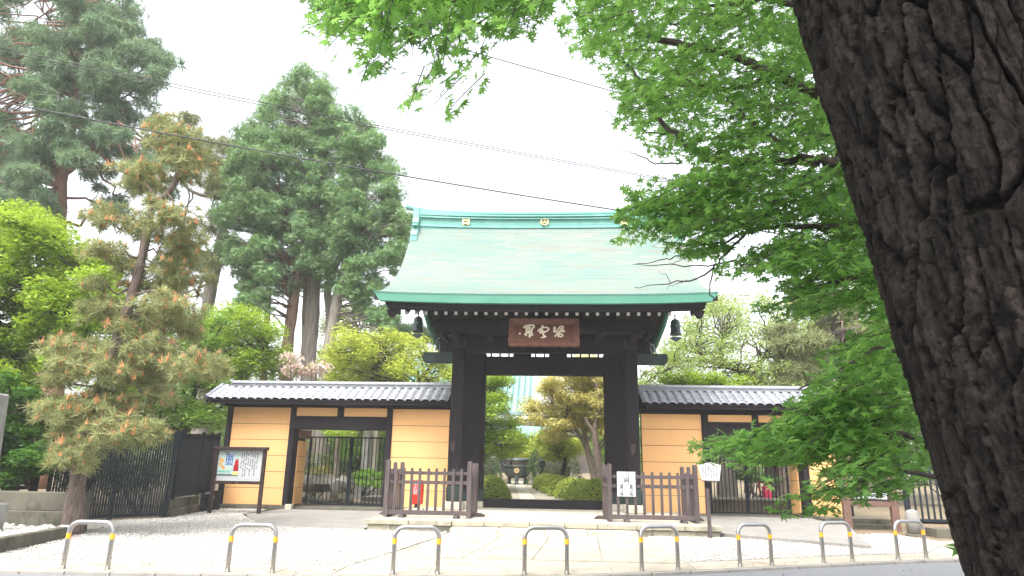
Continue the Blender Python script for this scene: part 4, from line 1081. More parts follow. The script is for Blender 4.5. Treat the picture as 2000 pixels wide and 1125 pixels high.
slat_fence('black slatted sliding gate standing diagonally behind the young pine', (-10.85, 14.95), (-9.16, 16.82), (.19, .22), (2.05, 2.17), 44, (0, .52, 1.0), 'sliding_gate', .038, 'gate', .075)
slat_fence('black slatted fence on stepped concrete, between sliding gate and left wall', (-9.17, 17.02), (-9.62, 20.05), (.62, .70), (2.18, 2.30), 34, (.02, .55, .78, .98), 'slat_fence', .045, 'fence', .10)
def conc_wall(label, p, q, segs):
    p = np.array(p, float); q = np.array(q, float); d = (q - p) / np.linalg.norm(q - p); nrm_ = np.array((d[1], -d[0]))
    g = empty('concrete_wall', (p[0], p[1], 0), label, 'wall')
    for off, z0, z1, th, nm in segs:
        a = p + nrm_ * off; b = q + nrm_ * off; c = b - nrm_ * th; e = a - nrm_ * th
        MB().prism([tuple(x) for x in (a, b, c, e)], z0, z1).build(nm, m_conc, g, bev=.01)
    return g
conc_wall('low stepped concrete wall under the black fence beside the notice board', (-9.20, 17.0), (-9.60, 19.2), [(.10, .0, .36, .3, 'lower_tier'), (.02, .361, .60, .2, 'upper_tier')])
MB_ = empty('utility_box', (-9.45, 19.5, .15), 'tall black box with thin cables between the concrete wall and the notice board', 'utility box')
MB().box(-9.6, -9.2, 19.3, 19.7, .12, .72).build('cabinet', m_blk, MB_, bev=.01); MB().box(-9.5, -9.36, 19.24, 19.3, .55, .72).build('cabinet_lid', m_bronze, MB_)
MB().tube(smooth_path([(-9.5, 19.28, .62), (-9.3, 19.2, .66), (-9.15, 19.18, .55)]), .018, 6).build('conduit', m_paper, MB_)

SHRUBS = []  # dark shrubs added so the view through the fence turns dark
# left planter with monument
pl = empty('planter_kerb', (-8.2, 11.8, .06), 'weathered concrete kerb around a bed of large white stones, left of the young pine', 'planter kerb')
a = atg(125, 1064)
MB().prism([(-12.5, 10.42), (-8.38, 10.42), (-8.38, 10.60), (-12.5, 10.60)], .0, .30).build('kerb_block', m_conc, pl, bev=.012)
MB().prism([(-8.375, 10.42), (-8.20, 10.42), (-8.62, 12.6), (-8.80, 12.6)], .0, .295).build('kerb_block', m_conc, pl, bev=.012)
PB = [(-12.5, 10.6), (-8.42, 10.6), (-8.82, 13.0), (-12.5, 13.0)]
tag(MB().prism(PB, .0, .20).build('planter_bed', m_gravel), kind='structure')
pebbles(PB, 1500, .05, .10, 'large_pebbles', lambda y: .20)
mo = empty('stone_monument', (-9.4, 11.5, .2), 'tall grey stone pillar on a pale block at the left edge', 'monument')
e0 = at(21, 770, 11.75)[0]; e1 = at(1, 930, 11.8)[0] + .03; zt_ = at(18, 770, 11.5)[2]; zb_ = at(10, 985, 11.5)[2]
MB().hexa([(e1 - .62, 11.35, zb_), (e1 - .03, 11.35, zb_), (e1 - .03, 11.8, zb_), (e1 - .62, 11.8, zb_)], [(e1 - .58, 11.35, zt_), (e0 + .0, 11.35, zt_ + .02), (e0 + .0, 11.75, zt_ + .02), (e1 - .58, 11.75, zt_)]).build('pillar', m_mon, mo, bev=.03)
MB().hexa([(e1 - .9, 11.15, .15), (e1 + .06, 11.15, .15), (e1 + .06, 12.0, .15), (e1 - .9, 12.0, .15)], [(e1 - .9, 11.15, zb_ - .002), (e1 + .10, 11.15, zb_ - .002), (e1 + .10, 12.0, zb_ - .002), (e1 - .9, 12.0, zb_ - .002)]).build('base_block', m_mon, mo, bev=.03)
conc_wall('mossy two-tier concrete wall behind the white stone planter at far left', (-14.5, 13.05), (-8.95, 13.05), [(.0, .0, .52, .6, 'lower_tier'), (-.20, .521, .86, .4, 'upper_tier')])
MB_2 = None
slat_fence('dark slatted fence on the mossy wall at far left, under the maple', (-15.5, 13.45), (-10.95, 13.45), (.9, .9), (2.0, 2.0), 26, (.0, .5, .98), 'slat_fence', .05)

for i, (x, y, r, lab) in enumerate(((-11.9, 17.3, .9, 'added dark shrub darkening the gaps in the left part of the black sliding gate'), (-10.9, 18.6, .8, 'added dark shrub darkening the gaps in the right part of the black sliding gate'), (-10.6, 20.6, .9, 'added dark shrub darkening the corner behind the slatted fence'))):
    SHRUBS.append((x, y, r, lab))
# right side : notice stand, fence, kerb, little stone bollard
ns = empty('notice_stand', (8.2, 18.4, .16), 'pale brown timber notice stand with a dark board right of the gate', 'notice stand')
SX0, SX1, SY = at(1652, 980, 18.2)[0], at(1745, 980, 18.2)[0], 18.2
for x in (SX0, SX1): MB().box(x - .09, x + .09, SY - .07, SY + .07, .0, 1.95).build('post', m_brownl, ns, bev=.01)
for z in (.70, 1.78): MB().box(SX0 + .091, SX1 - .091, SY - .06, SY + .06, z, z + .12).build('rail', m_brownl, ns, bev=.008)
MB().box(SX0 + .095, SX1 - .095, SY - .03, SY + .03, .823, 1.778).build('board', m_brown, ns)
MB().box(SX0 + .16, SX1 - .16, SY - .04, SY - .031, .88, 1.02).build('lower_sheet', m_paper, ns); MB().box(SX0 + .16, SX1 - .4, SY - .04, SY - .031, 1.1, 1.65).build('dark_sheet', m_conc, ns)
pk = empty('plinth_wall', (8.0, 18.6, .1), 'low stone plinth under the right end of the ochre wall', 'wall')
MB().box(7.5, 9.0, 18.75, 19.9, .0, .24).build('lower_course', m_conc, pk, bev=.015); MB().box(7.35, 9.0, 19.0, 19.9, .241, .36).build('upper_course', m_conc, pk, bev=.015)
slat_fence('black slatted fence beyond the brown notice stand at right', (9.25, 18.6), (12.6, 17.6), (.34, .36), (1.75, 1.7), 26, (0, .33, .66, 1), 'slat_fence', .05)
sb = empty('stone_bollard', (8.9, 17.4, .1), 'small round-topped stone bollard at the right end of the gravel', 'bollard')
bq = at(1786, 1042, 17.2)
MB().lathe([(.15, 0), (.155, .3), (.15, .48), (.11, .55), (.03, .57)], (bq[0], 17.2, .12), 14).build('shaft', m_apron, sb, smooth=True); MB().lathe([(.19, -.1), (.19, .02), (.16, .03)], (bq[0], 17.2, .12), 14).build('collar', m_conc, sb)
rk = empty('edge_kerb', (10, 16.6, .1), 'concrete edging behind the gravel at far right', 'kerb')
MB().prism([(bq[0] + .3, 16.8), (14, 15.9), (14, 16.4), (bq[0] + .3, 17.3)], .0, .30).build('kerb_block', m_conc, rk, bev=.01)

# ================================================================== inside the gate
# approach of stone slabs
ap_ = empty('garden_path', (-.6, 28, .4)); ap_['kind'] = 'structure'
def pl_(y): return np.interp(y, [21.6, 38, 46], [-1.35, -2.15, -2.5])
def pr_(y): return np.interp(y, [21.6, 38, 46], [1.45, -.35, -.9])
ys = np.linspace(21.65, 45, 17)
for i in range(16):
    for j in range(4):
        ya, yb = ys[i] + .01, ys[i + 1] - .01
        u0, u1 = j / 4 + .004, (j + 1) / 4 - .004
        q = [(pl_(ya) + (pr_(ya) - pl_(ya)) * u0, ya), (pl_(ya) + (pr_(ya) - pl_(ya)) * u1, ya), (pl_(yb) + (pr_(yb) - pl_(yb)) * u1, yb), (pl_(yb) + (pr_(yb) - pl_(yb)) * u0, yb)]
        MB().prism(q, lambda x, y: cz(y) - .05, lambda x, y: cz(y) + .02).build('paving_slab', m_slab if j != 1 else m_stone2, ap_)
# incense burner
BX, BY = at(1010, 944, 37.5)[0], 37.5; BZ = cz(BY) + .02
ib = empty('incense_burner', (BX, BY, BZ), 'dark bronze incense burner with upturned ears and a gilt crest on the path', 'incense burner')
MB().lathe([(.25, .30), (.52, .34), (.66, .50), (.72, .74), (.70, .86), (.76, .90), (.76, .95), (.62, .95), (.58, .80)], (BX, BY, BZ), 24).build('bowl', m_bronze, ib, smooth=True)
for a in (-90, 30, 150):
    x, y = BX + .48 * cos(radians(a)), BY + .48 * sin(radians(a))
    MB().tube([(x, y, BZ + .42), (x + .03 * cos(radians(a)), y + .03 * sin(radians(a)), BZ + .2), (x + .0, y, BZ + .06), (x + .08 * cos(radians(a)), y + .08 * sin(radians(a)), BZ)], [.14, .10, .09, .15], 10).build('leg', m_bronze, ib, smooth=True)
for s in (-1, 1): MB().tube(smooth_path([(BX + s * .62, BY, BZ + .93), (BX + s * .80, BY, BZ + 1.0), (BX + s * .84, BY, BZ + 1.22), (BX + s * (.84 if s < 0 else .98), BY, BZ + 1.55)]), .075, 8, flat=(1, 1.4, 1)).build('ear', m_bronze, ib, smooth=True)
for a in (45, 135, 225, 315): MB().tube([(BX + .5 * cos(radians(a)), BY + .5 * sin(radians(a)), BZ + .93), (BX + .5 * cos(radians(a)), BY + .5 * sin(radians(a)), BZ + 1.2)], .04, 6).build('canopy_post', m_bronze, ib)
MB().lathe([(.62, 1.18), (.66, 1.2), (.60, 1.29), (.55, 1.33), (.2, 1.36)], (BX, BY, BZ), 20).build('canopy', m_bronze, ib, smooth=True)
MB().tube([(BX, BY - .70, BZ + .70), (BX, BY - .735, BZ + .70)], .135, 16).build('gilt_crest', m_gold, ib); MB().prismy([(BX - .06, BZ + .74), (BX, BZ + .64), (BX + .06, BZ + .74)], BY - .745, BY - .736).build('crest_emblem', m_plqf, ib)
# main hall in the back
HY = 62.0; HB = cz(60)
ha = empty('main_hall', (-3, HY, HB), 'temple hall with a pale green copper roof behind the garden maples', 'temple hall')
MB().box(-13, 7, HY + 1, HY + 14, HB, HB + 4.5).build('wall', M("hall_wall", (.11, .09, .075), (.06, .05, .045), .8, 2), ha)
rE = at(1000, 806, HY)[2]; xR = at(1040, 806, HY)[0]
def hroof(nm, x0, x1, y0, z0, y1, z1, seam=.55):
    r = MB().prismx([(y0, z0 - .25), (y0, z0), (y0 + (y1 - y0) * .5, z0 + (z1 - z0) * .42), (y1, z1), (y1, z1 - .3)], x0, x1).build(nm, M(nm + "_copper", (.15, .26, .255), (.18, .285, .275), .5, 1), ha)
    k = x0 + .2
    while k < x1:
        MB().prismx([(y0 + .01, z0 + .001), (y0 + .01, z0 + .07), (y0 + (y1 - y0) * .5, z0 + (z1 - z0) * .42 + .07), (y1, z1 + .07), (y1, z1 + .001)], k - .03, k + .03).build('standing_seam', m_patina, r); k += seam
hroof('upper_roof', -14, xR + .2, HY - 1, rE, HY + 9, rE + 6.5)
MB().box(-14, xR + .25, HY - 1.06, HY - .8, rE - .32, rE - .26).build('eave_beam', m_dark, ha)
MB().prismy([(xR - 1.6, rE - .4), (xR - 1.6, rE - 3.2), (xR + 1.4, rE - 3.2), (xR + .1, rE - .6)], HY + .2, HY + .6).build('gable_wall', M("hall_plaster", (.40, .38, .36), (.3, .29, .28), .8, 2), ha)
for k in range(4): MB().box(xR - 1.5 + k * .75, xR - 1.35 + k * .75, HY + .1, HY + .19, rE - 3.2, rE - 2.0).build('stud', m_dark, ha)
l2 = at(1030, 850, HY - 6)[2]
hroof('porch_roof', xR - 6, xR + 3.2, HY - 6, l2, HY - 1.5, l2 + 1.0)
for x in (xR - 5, xR - 2.2, xR + .4, xR + 2.6): MB().box(x - .16, x + .16, HY - 5.4, HY - 5.1, HB, l2 - .26).build('porch_post', m_dark, ha)

# clipped bushes
def bush(px, py, Y, r, label, rz=.85, mat=l_bush, group=None, n=2600, size=.085):
    c = at(px, py, Y); zb = cz(Y); root = empty('clipped_bush', (c[0], Y, zb), label, 'bush', group)
    d = norm(RNG.normal(size=(n, 3))); d[:, 2] = np.abs(d[:, 2]) * 1.0; lump = 1 + .05 * np.sin(d[:, 0] * 7 + px) * np.cos(d[:, 1] * 6 + d[:, 2] * 5)
    q = np.array((c[0], Y, zb + .06)) + d * np.array((r, r, 2 * r * rz - .06)) * (lump * (.90 + .12 * RNG.random(n)))[:, None]
    V, F, T = scatter(KITE[0], KITE[1], q, d + RNG.normal(size=(n, 3)) * .55, size * (1 + .3 * RNG.random(n)), (.5 + .3 * RNG.normal(size=n)).clip(0, 1))
    tag(link('foliage', np_mesh('foliage', V, F, mat, T), root), kind='stuff')
    m = MB(); m.lathe([(.3 * r, 0), (.55 * r, .3 * r), (.6 * r, r * rz), (.4 * r, 1.3 * r * rz), (.1 * r, 1.5 * r * rz)], (c[0], Y, zb), 14); m.build('branches', m_barkm, root, smooth=True)
    for k in range(3): pass
bush(957, 950, 24.0, .74, 'round clipped bush left of the garden path, just inside the gate', .60, n=4200)
for i, (px, Y, r) in enumerate(((1168, 23.8, .72), (1139, 25.2, .66), (1116, 26.8, .64), (1099, 28.4, .64), (1085, 30.0, .64), (1074, 31.6, .64), (1065, 33.2, .60))):
    bush(px, 950, Y, r, ('first', 'second', 'third', 'fourth', 'fifth', 'sixth', 'last')[i] + ' clipped bush from the gate in the row right of the path', .60, group='clipped bushes along the garden path', n=3000)
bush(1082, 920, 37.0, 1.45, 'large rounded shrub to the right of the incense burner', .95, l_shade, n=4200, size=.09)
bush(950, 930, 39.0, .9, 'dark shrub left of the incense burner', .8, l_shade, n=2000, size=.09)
gl = empty('garden_light', at(1059, 940, 34.5), 'small dark green garden light between the clipped bushes', 'garden light')
q = at(1059, 900, 34.5)
MB().tube([(q[0], 34.5, cz(34.5)), (q[0], 34.5, q[2] - .1)], .06, 8).build('post', m_patina_d, gl); MB().lathe([(.17, -.30), (.19, -.26), (.14, -.05), (.19, -.02), (.05, .08)], (q[0], 34.5, q[2]), 10).build('lamp_head', m_patina_d, gl)
sl = empty('stone_lantern', (at(964, 925, 42)[0], 42, cz(42)), 'small stone lantern in the shade left of the incense burner', 'stone lantern')
q = at(964, 905, 42)
MB().lathe([(.22, 0), (.16, .1), (.13, .2), (.13, .75), (.2, .8)], (q[0], 42, cz(42)), 8).build('shaft', m_mon, sl); MB().box(q[0] - .2, q[0] + .2, 41.8, 42.2, cz(42) + .8, cz(42) + 1.15).build('light_chamber', m_mon, sl); MB().lathe([(.42, 1.15), (.36, 1.22), (.1, 1.42), (.05, 1.55)], (q[0], 42, cz(42)), 6).build('cap', m_mon, sl)

# garden behind the left barred gate
def rock(px, py, Y, sx, sy, sz, label, mat=m_rock, cat='rock'):
    c = at(px, py, Y); b = bmesh.new(); bmesh.ops.create_icosphere(b, subdivisions=2, radius=1)
    r = np.random.default_rng(int(px * 7 + py))
    for v in b.verts:
        k = 1 + .16 * r.normal(); v.co = Vector((c[0] + v.co.x * sx * k, Y + v.co.y * sy * k, c[2] + max(v.co.z, -.6) * sz * k))
    me = bpy.data.meshes.new('rock'); b.to_mesh(me); b.free(); me.materials.append(mat)
    return tag(link('rock', me), label, cat, 'rocks in the garden behind the left barred gate')
rock(625, 945, 23.6, .75, .4, .36, 'large grey rock behind the left half of the left barred gate'); rock(668, 950, 23.4, .42, .3, .32, 'brownish rock at the middle of the left barred gate')
for i, (px, py) in enumerate(((602, 976), (622, 980), (650, 981), (676, 979))): rock(px, py, 22.3, .24, .2, .13, ('leftmost', 'second from left', 'second from right', 'rightmost')[i] + ' of the low rocks behind the bottom rail of the left barred gate')
gs = empty('garden_step', (-5, 23, .3), 'broad low stone step behind the right half of the left barred gate', 'step')
MB().box(-6.0, -4.2, 22.9, 24.4, .2, .50).build('tread', m_rock, gs, bev=.02); MB().box(-6.3, -4.2, 22.3, 22.88, .1, .34).build('tread', m_rock, gs, bev=.02)
for i, (px0_, px1_, py_, Y, lab) in enumerate(((709, 722, 853, 25.5, 'dark grey stone slab pillar behind the right half of the left barred gate'), (722, 737, 850, 25.8, 'pale square stone pillar behind the right half of the left barred gate'))):
    a = at(px0_, py_, Y); b = at(px1_, py_, Y)
    g = empty('stone_pillar', ((a[0] + b[0]) / 2, Y, cz(Y)), lab, 'stone pillar'); MB().box(a[0], b[0], Y, Y + .25, cz(Y) - .1, a[2] + .4).build('shaft', m_mon if i == 0 else m_stone2, g, bev=.02); MB().box(a[0] - .1, b[0] + .1, Y - .1, Y + .35, cz(Y) - .15, cz(Y) + .25).build('base', m_mon, g, bev=.02)
def shrub(px, py, Y, rx, rz, label, mat=l_shade, n=1500, size=.10, cat='shrub', name='shrub', shape=KITE, group=None, flowers=None, zf=cz):
    c = at(px, py, Y); root = empty(name, (c[0], Y, zf(Y)), label, cat, group)
    pads = [(c + RNG.normal(size=3) * (rx * .45, rx * .35, rz * .35), (rx * .5, rx * .45, rz * .5), n // 6) for _ in range(6)]
    V, F, T = pad_leaves(pads, .4, .6, size, .3, shape)
    tag(link('foliage', np_mesh('foliage', V, F, mat, T), root), kind='stuff')
    m = MB()
    for p, r, k in pads: m.tube(curve((c[0] + random.uniform(-.1, .1), Y, zf(Y) - .05), p, 5, 0, .05), [.03, .025, .02, .015, .01], 5)
    m.build('stems', m_barkm, root)
    if flowers:
        V, F, T = pad_leaves([(p, np.array(r) * 1.08, flowers[1] // 6) for p, r, k in pads], .2, .8, flowers[2], .3, STAR5)
        tag(link('blossom', np_mesh('blossom', V, F, flowers[0], T), root), kind='stuff')
shrub(620, 917, 23.9, .85, .26, 'low azalea with reddish young leaves above the large garden rock', LM("russet_leaf", (.10, .12, .03), (.25, .20, .06), (.25, .25, .06), .25), 1800, .07)
shrub(712, 935, 24.6, .8, .28, 'leafy green ground plants behind the right half of the left barred gate', l_mapd, 1600, .10)
shrub(690, 905, 27.5, 1.0, .45, 'dark shrub with pale blossom in the garden behind the left barred gate', l_shade, 1800, .10, flowers=(l_pink, 60, .13))
shrub(588, 718, 23.6, .95, .46, 'pale pink azalea in bloom rising above the left wall roof', l_mapd, 500, .09, 'azalea', 'azalea', flowers=(l_pink, 1300, .11))
shrub(560, 716, 25.0, .35, .25, 'small pale pink azalea spray above the left end of the wall roof', l_mapd, 150, .09, 'azalea', 'azalea', flowers=(l_pink, 240, .10))
shrub(640, 880, 30, 2.2, .9, 'broad green shrub in the shade behind the left garden trunks', l_mapd, 3000, .11)
for x, y, r, lab in SHRUBS:
    g_ = empty('backing_shrub', (x, y, .2), lab, 'shrub'); P_ = [(np.array((x, y, .3)) + RNG.normal(size=3) * (.35, .3, .1) + (0, 0, .85), (r * .6, r * .55, .6), 420) for _ in range(6)]
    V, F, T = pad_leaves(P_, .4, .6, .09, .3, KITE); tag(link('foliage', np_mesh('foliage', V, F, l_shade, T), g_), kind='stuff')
    m = MB()
    for p_, r_, k_ in P_: m.tube(curve((x, y, .1), p_, 5, 0, .05), [.03, .025, .02, .015, .01], 5)
    m.build('stems', m_barkm, g_)
# behind the right barred gate
bk = empty('garden_bank', (6, 23, .2), 'low tan retaining bank behind the right barred gate', 'bank'); MB().box(4.3, 7.9, 22.6, 22.9, .1, .62).build('bank_face', m_court, bk, bev=.02); MB().box(4.3, 7.9, 22.55, 22.95, .621, .70).build('coping', m_stone, bk, bev=.01)
shrub(1455, 855, 25.5, .45, .40, 'red and pink azalea behind the right barred gate', l_shade, 500, .08, 'azalea', 'azalea', flowers=(l_hot, 420, .11))
shrub(1470, 935, 24.0, .9, .3, 'low dark green plants behind the right barred gate', l_shade, 1200, .09); shrub(1480, 880, 28.0, 2.2, 1.0, 'deep shaded shrubs behind the right barred gate', l_shade, 3000, .13); shrub(1600, 880, 28.5, 2.6, 1.1, 'added dark shrubs closing the bright gap behind the right end of the ochre wall', l_shade, 3400, .13); shrub(1850, 900, 27, 2.8, 1.2, 'added dark shrubs closing the bright gap beyond the black fence at far right', l_shade, 3400, .13)  # the big dark shrubs are added to darken the bright background
rb = empty('fire_bucket', (at(1498, 960, 24)[0], 24, .3), 'magenta red bucket shape hanging on a stand behind the right barred gate', 'bucket')
q = at(1498, 962, 24); MB().lathe([(.13, -.22), (.17, .2), (.15, .2), (.12, -.18)], (q[0], 24, q[2]), 12).build('pail', M("magenta_paint", (.55, .03, .10), None, .5), rb); MB().box(q[0] - .2, q[0] - .15, 24.15, 24.2, .3, q[2] + .4).box(q[0] + .15, q[0] + .2, 24.15, 24.2, .3, q[2] + .4).box(q[0] - .2, q[0] + .2, 24.13, 24.149, q[2] + .3, q[2] + .36).build('stand', m_red, rb)

# ================================================================== trees
def pth(pts, Y, zb=None, dy=0.):
    out = [at(px, py, Y + dy * i) for i, (px, py) in enumerate(pts)]
    if zb is not None:
        p = out[0].copy(); p[2] = zb; out = [p] + (out if out[0][2] > zb + .3 else out[1:])
    return np.array(out)
# young black pine with orange candles
YP = 13.2
tp = pth([(140, 1047), (152, 940), (172, 850), (190, 780), (226, 673), (259, 574), (281, 486), (297, 408), (331, 375), (347, 337), (349, 270)], YP)
tp[0][2] = gz(YP) - .05
YPADS = [(345, 272, 52, 34), (270, 345, 42, 28), (362, 330, 44, 34), (345, 428, 50, 24), (222, 427, 46, 24), (283, 452, 30, 22), (356, 478, 45, 25), (205, 490, 36, 20), (255, 520, 32, 20),
         (338, 540, 60, 30), (215, 610, 48, 28), (312, 620, 68, 34), (158, 692, 62, 32), (280, 722, 60, 32), (392, 716, 52, 26), (130, 805, 50, 30), (225, 795, 52, 34), (170, 850, 56, 32), (238, 845, 54, 32), (292, 842, 28, 18), (142, 890, 36, 30), (300, 680, 50, 26), (330, 590, 40, 22), (200, 730, 50, 26), (310, 775, 26, 20), (300, 398, 20, 14), (262, 560, 22, 14), (240, 640, 22, 14), (330, 500, 22, 14), (190, 800, 22, 16), (372, 650, 26, 16), (110, 740, 24, 16), (180, 560, 22, 14)]
pine_pads = []
for i, (px, py, rx, ry) in enumerate(YPADS):
    c = at(px, py, YP + random.uniform(-.55, .55)); k = depth(c) / FPX; pine_pads.append((c, (rx * k * 1.38, rx * k * 1.25, ry * k * 1.2), int(rx * ry / 14)))
def needles(pads, tuft, leaf, size, root, up=.8, candle=None, crown='crown'):
    P = []; N = []
    for c, r, n in pads:
        d = norm(RNG.normal(size=(n, 3))); P.append(np.asarray(c) + d * (RNG.random((n, 1)) ** .62) * np.array(r)); N.append(np.array((0, 0, up)) + d * (1, 1, .35) * .8 + RNG.normal(size=(n, 3)) * .25)
    P = np.concatenate(P); N = np.concatenate(N); s = size * (.75 + .5 * RNG.random(len(P)))
    t = (.5 + .28 * RNG.normal(size=len(P))).clip(0, 1)
    V, F, T = scatter(tuft[0], tuft[1], P, N, s, t); tag(link(crown, np_mesh(crown, V, F, leaf, T), root), kind='stuff')
    if candle:
        m = RNG.random(len(P)) < candle[1]; Pn = P[m] + norm(N[m]) * s[m][:, None] * .1
        V, F, T = scatter(CANDLE[0], CANDLE[1], Pn, np.array((0, 0, 1.)) + RNG.normal(size=(m.sum(), 3)) * .18, candle[2] * (.5 + .8 * RNG.random(m.sum())), RNG.random(m.sum()))
        tag(link('candles', np_mesh('candles', V, F, candle[0], T), root), kind='stuff')
def _pine(name, label, trunks, bark, pads, leaf, size, tuft, up, candle=None, limb_r=.05, n=10, twigs=2):
    root = empty(name, trunks[0][0][0], label, 'pine tree')
    mb = MB(); allp = []; allr = []
    for pts, rad in trunks:
        P = smooth_path(pts, 5); R = np.interp(np.linspace(0, 1, len(P)), np.linspace(0, 1, len(rad)), rad)
        mb.tube(P, R * (1 + .05 * RNG.normal(size=len(R))), n); allp.append(P); allr.append(R)
    TP = np.concatenate(allp); TR = np.concatenate(allr)
    for c, r, k in pads:
        d = np.linalg.norm((TP - c) * (1, 1, .8), axis=1); i = int(np.argmin(d)); L = np.linalg.norm(TP[i] - c)
        r0 = min(TR[i] * .6, limb_r * (.5 + .3 * L)); q = curve(TP[i], c, 7, .05, .05); mb.tube(q, np.linspace(r0, .012 + r0 * .25, 7), 5)
        for _ in range(twigs): mb.tube(curve(q[3 + random.randint(0, 3)], np.asarray(c) + RNG.normal(size=3) * np.array(r) * .7, 4, 0, .06), np.linspace(max(r0 * .35, .008), .006, 4), 4)
    mb.build('trunk', bark, root, smooth=True)
    needles(pads, tuft, leaf, size, root, up, candle)
    return root
_pine('pine_tree', 'slender young pine with upright orange candles, growing from the gravel before the black sliding gate', [(tp, [.21, .16, .135, .12, .11, .10, .09, .08, .065, .05, .03])],
      m_barkp, pine_pads, l_ypine, .21, TUFT, .75, (l_candle, .36, .15), .035, 10, 3)
# tall pine far left
P1 = [(-90, -60), (250, -60), (262, 30), (325, 105), (335, 175), (262, 225), (320, 290), (300, 340), (222, 300), (150, 330), (60, 400), (-90, 400)]
pads = pads_in(P1, 150, 24.5, 30, 34, 17, 36) + pads_in([(-80, 200), (60, 200), (90, 330), (-80, 400)], 20, 25, 29, 34, 14, 36) + pads_in([(150, 330), (330, 290), (335, 400), (260, 440), (190, 430)], 16, 25.5, 29, 26, 11, 28) + pads_in([(-80, 330), (110, 330), (100, 410), (-80, 420)], 14, 25, 27, 30, 12, 30) + pads_in([(70, -20), (230, -20), (220, 300), (80, 310)], 34, 24.5, 26.6, 34, 17, 36)
_pine('pine_tree', 'tall dark pine with reddish trunk behind the bright maple at far left', [(pth([(100, 800), (108, 600), (113, 425), (121, 342), (140, 250), (150, 120), (158, 0)], 27, cz(27)), [.42, .40, .36, .33, .27, .2, .12, .08]),
      (pth([(121, 342), (170, 300), (215, 240), (230, 180)], 27), [.2, .15, .1, .06])], m_barkr, pads, l_pine, .40, TUFTB, .35, None, .07)
# pale-trunked pine between the young pine and the cypresses
pads = pads_in([(412, 290), (450, 270), (475, 300), (468, 400), (440, 430), (410, 400)], 16, 29, 32, 26, 14, 45) + pads_in([(300, 225), (400, 215), (420, 300), (395, 330), (330, 320)], 10, 29, 32, 28, 12, 40) + pads_in([(380, 440), (430, 430), (430, 580), (300, 600), (290, 520)], 12, 29, 33, 28, 14, 45)
_pine('pine_tree', 'thin pine with pale grey trunk between the young pine and the cypresses', [(pth([(400, 760), (406, 600), (426, 498), (437, 441), (440, 380), (448, 320), (440, 280)], 30.5, cz(30)), [.34, .33, .30, .27, .22, .16, .1, .05]),
      (pth([(440, 385), (425, 372), (403, 383), (360, 360), (350, 290)], 30.5), [.15, .12, .10, .07, .03])], m_barkg, pads, l_bpine, .42, TUFTB, .5, None, .06)
# cypresses
def cyp(label, poly, n, Y0, Y1, trunks, bark, nl=110):
    return tree('cypress_tree', label, 'cypress tree', trunks, bark, pads_in(poly, int(n * 3.0), Y0, Y1, 21, 13, int(nl * .92)), l_cyp, .25, FAN4, .30, .6, .6, True, 'cypresses behind the left wall', .05, 10, 1)
cyp('tallest cypress with grey trunk, its pointed top highest above the left wall', [(598, 118), (640, 165), (668, 230), (700, 330), (712, 430), (700, 520), (655, 590), (600, 560), (560, 590), (525, 540), (500, 450), (488, 330), (505, 230), (555, 160)], 118, 28.4, 32.6,
    [(pth([(614, 905), (602, 720), (610, 612), (613, 532), (612, 400), (606, 250), (600, 140)], 31, cz(31) - .1), [.42, .40, .37, .34, .31, .24, .14, .05]), (pth([(598, 800), (596, 640), (599, 515), (590, 400)], 33.2, cz(33)), [.22, .2, .18, .15, .06])], m_barkg, 120)
cyp('cypress with split reddish trunk at the left side of the cypress group', [(472, 258), (500, 235), (530, 300), (545, 420), (535, 540), (505, 640), (455, 570), (432, 490), (425, 410), (448, 330)], 56, 27.4, 31,
    [(pth([(556, 900), (559, 708), (574, 583), (581, 510), (560, 400), (520, 290)], 30, cz(30) - .1), [.36, .33, .29, .24, .16, .09, .04]), (pth([(512, 850), (517, 686), (525, 560), (515, 430)], 31.5, cz(31)), [.2, .18, .16, .12, .05])], m_barkc, 110)
cyp('cypress with twin grey trunks on the side nearer the gate roof', [(675, 205), (730, 255), (768, 310), (795, 385), (810, 450), (792, 540), (760, 600), (778, 650), (730, 640), (700, 600), (665, 560), (655, 400)], 66, 27.8, 32,
    [(pth([(628, 900), (636, 726), (656, 600), (664, 550), (700, 420), (715, 300)], 30, cz(30) - .1), [.36, .33, .28, .25, .18, .10, .04]), (pth([(640, 900), (645, 623), (642, 555), (690, 450)], 31, cz(31)), [.28, .25, .22, .18, .08])], m_barkg, 110)
# maples and other broad trees
def maple(label, poly, n, Y0, Y1, rx, rz, nl, leaf, trunk, Yt, rad, bark=m_barkm, size=.085, zb=None, group=None, shape=TRI, name='maple_tree', cat='maple tree', lr=.05, flat=.75, jit=.32):
    if Yt > 14 and shape is TRI: shape = KITE; size *= 1.22
    pads = pads_in(poly, int(n * 2.3), Y0, Y1, rx * .82, rz * 1.35, int(nl * (.85 if Yt > 20 else 1.0)))
    return tree(name, label, cat, [(pth(t, Yt, (cz(Yt) if zb is None else zb) if i == 0 else None), rad[i]) for i, t in enumerate(trunk)], bark, pads, leaf, size, shape, flat, jit, .3, True, group, lr, 9, 2)
G1 = 'maples around the temple garden'
maple('large bright yellow-green maple filling the left edge above the stone pillar', [(-160, 380), (0, 392), (90, 430), (150, 470), (215, 520), (235, 610), (215, 700), (150, 720), (100, 760), (-160, 760)], 150, 14.6, 19.6, 46, 17, 320, l_maple,
      [[(20, 960), (40, 850), (70, 700), (60, 560), (40, 450)], [(70, 700), (120, 620), (170, 560)], [(60, 760), (0, 640), (-80, 560)]], 16.5, [[.20, .19, .16, .13, .09, .04], [.12, .08, .03], [.12, .08, .03]], zb=.5, size=.085, group=G1)
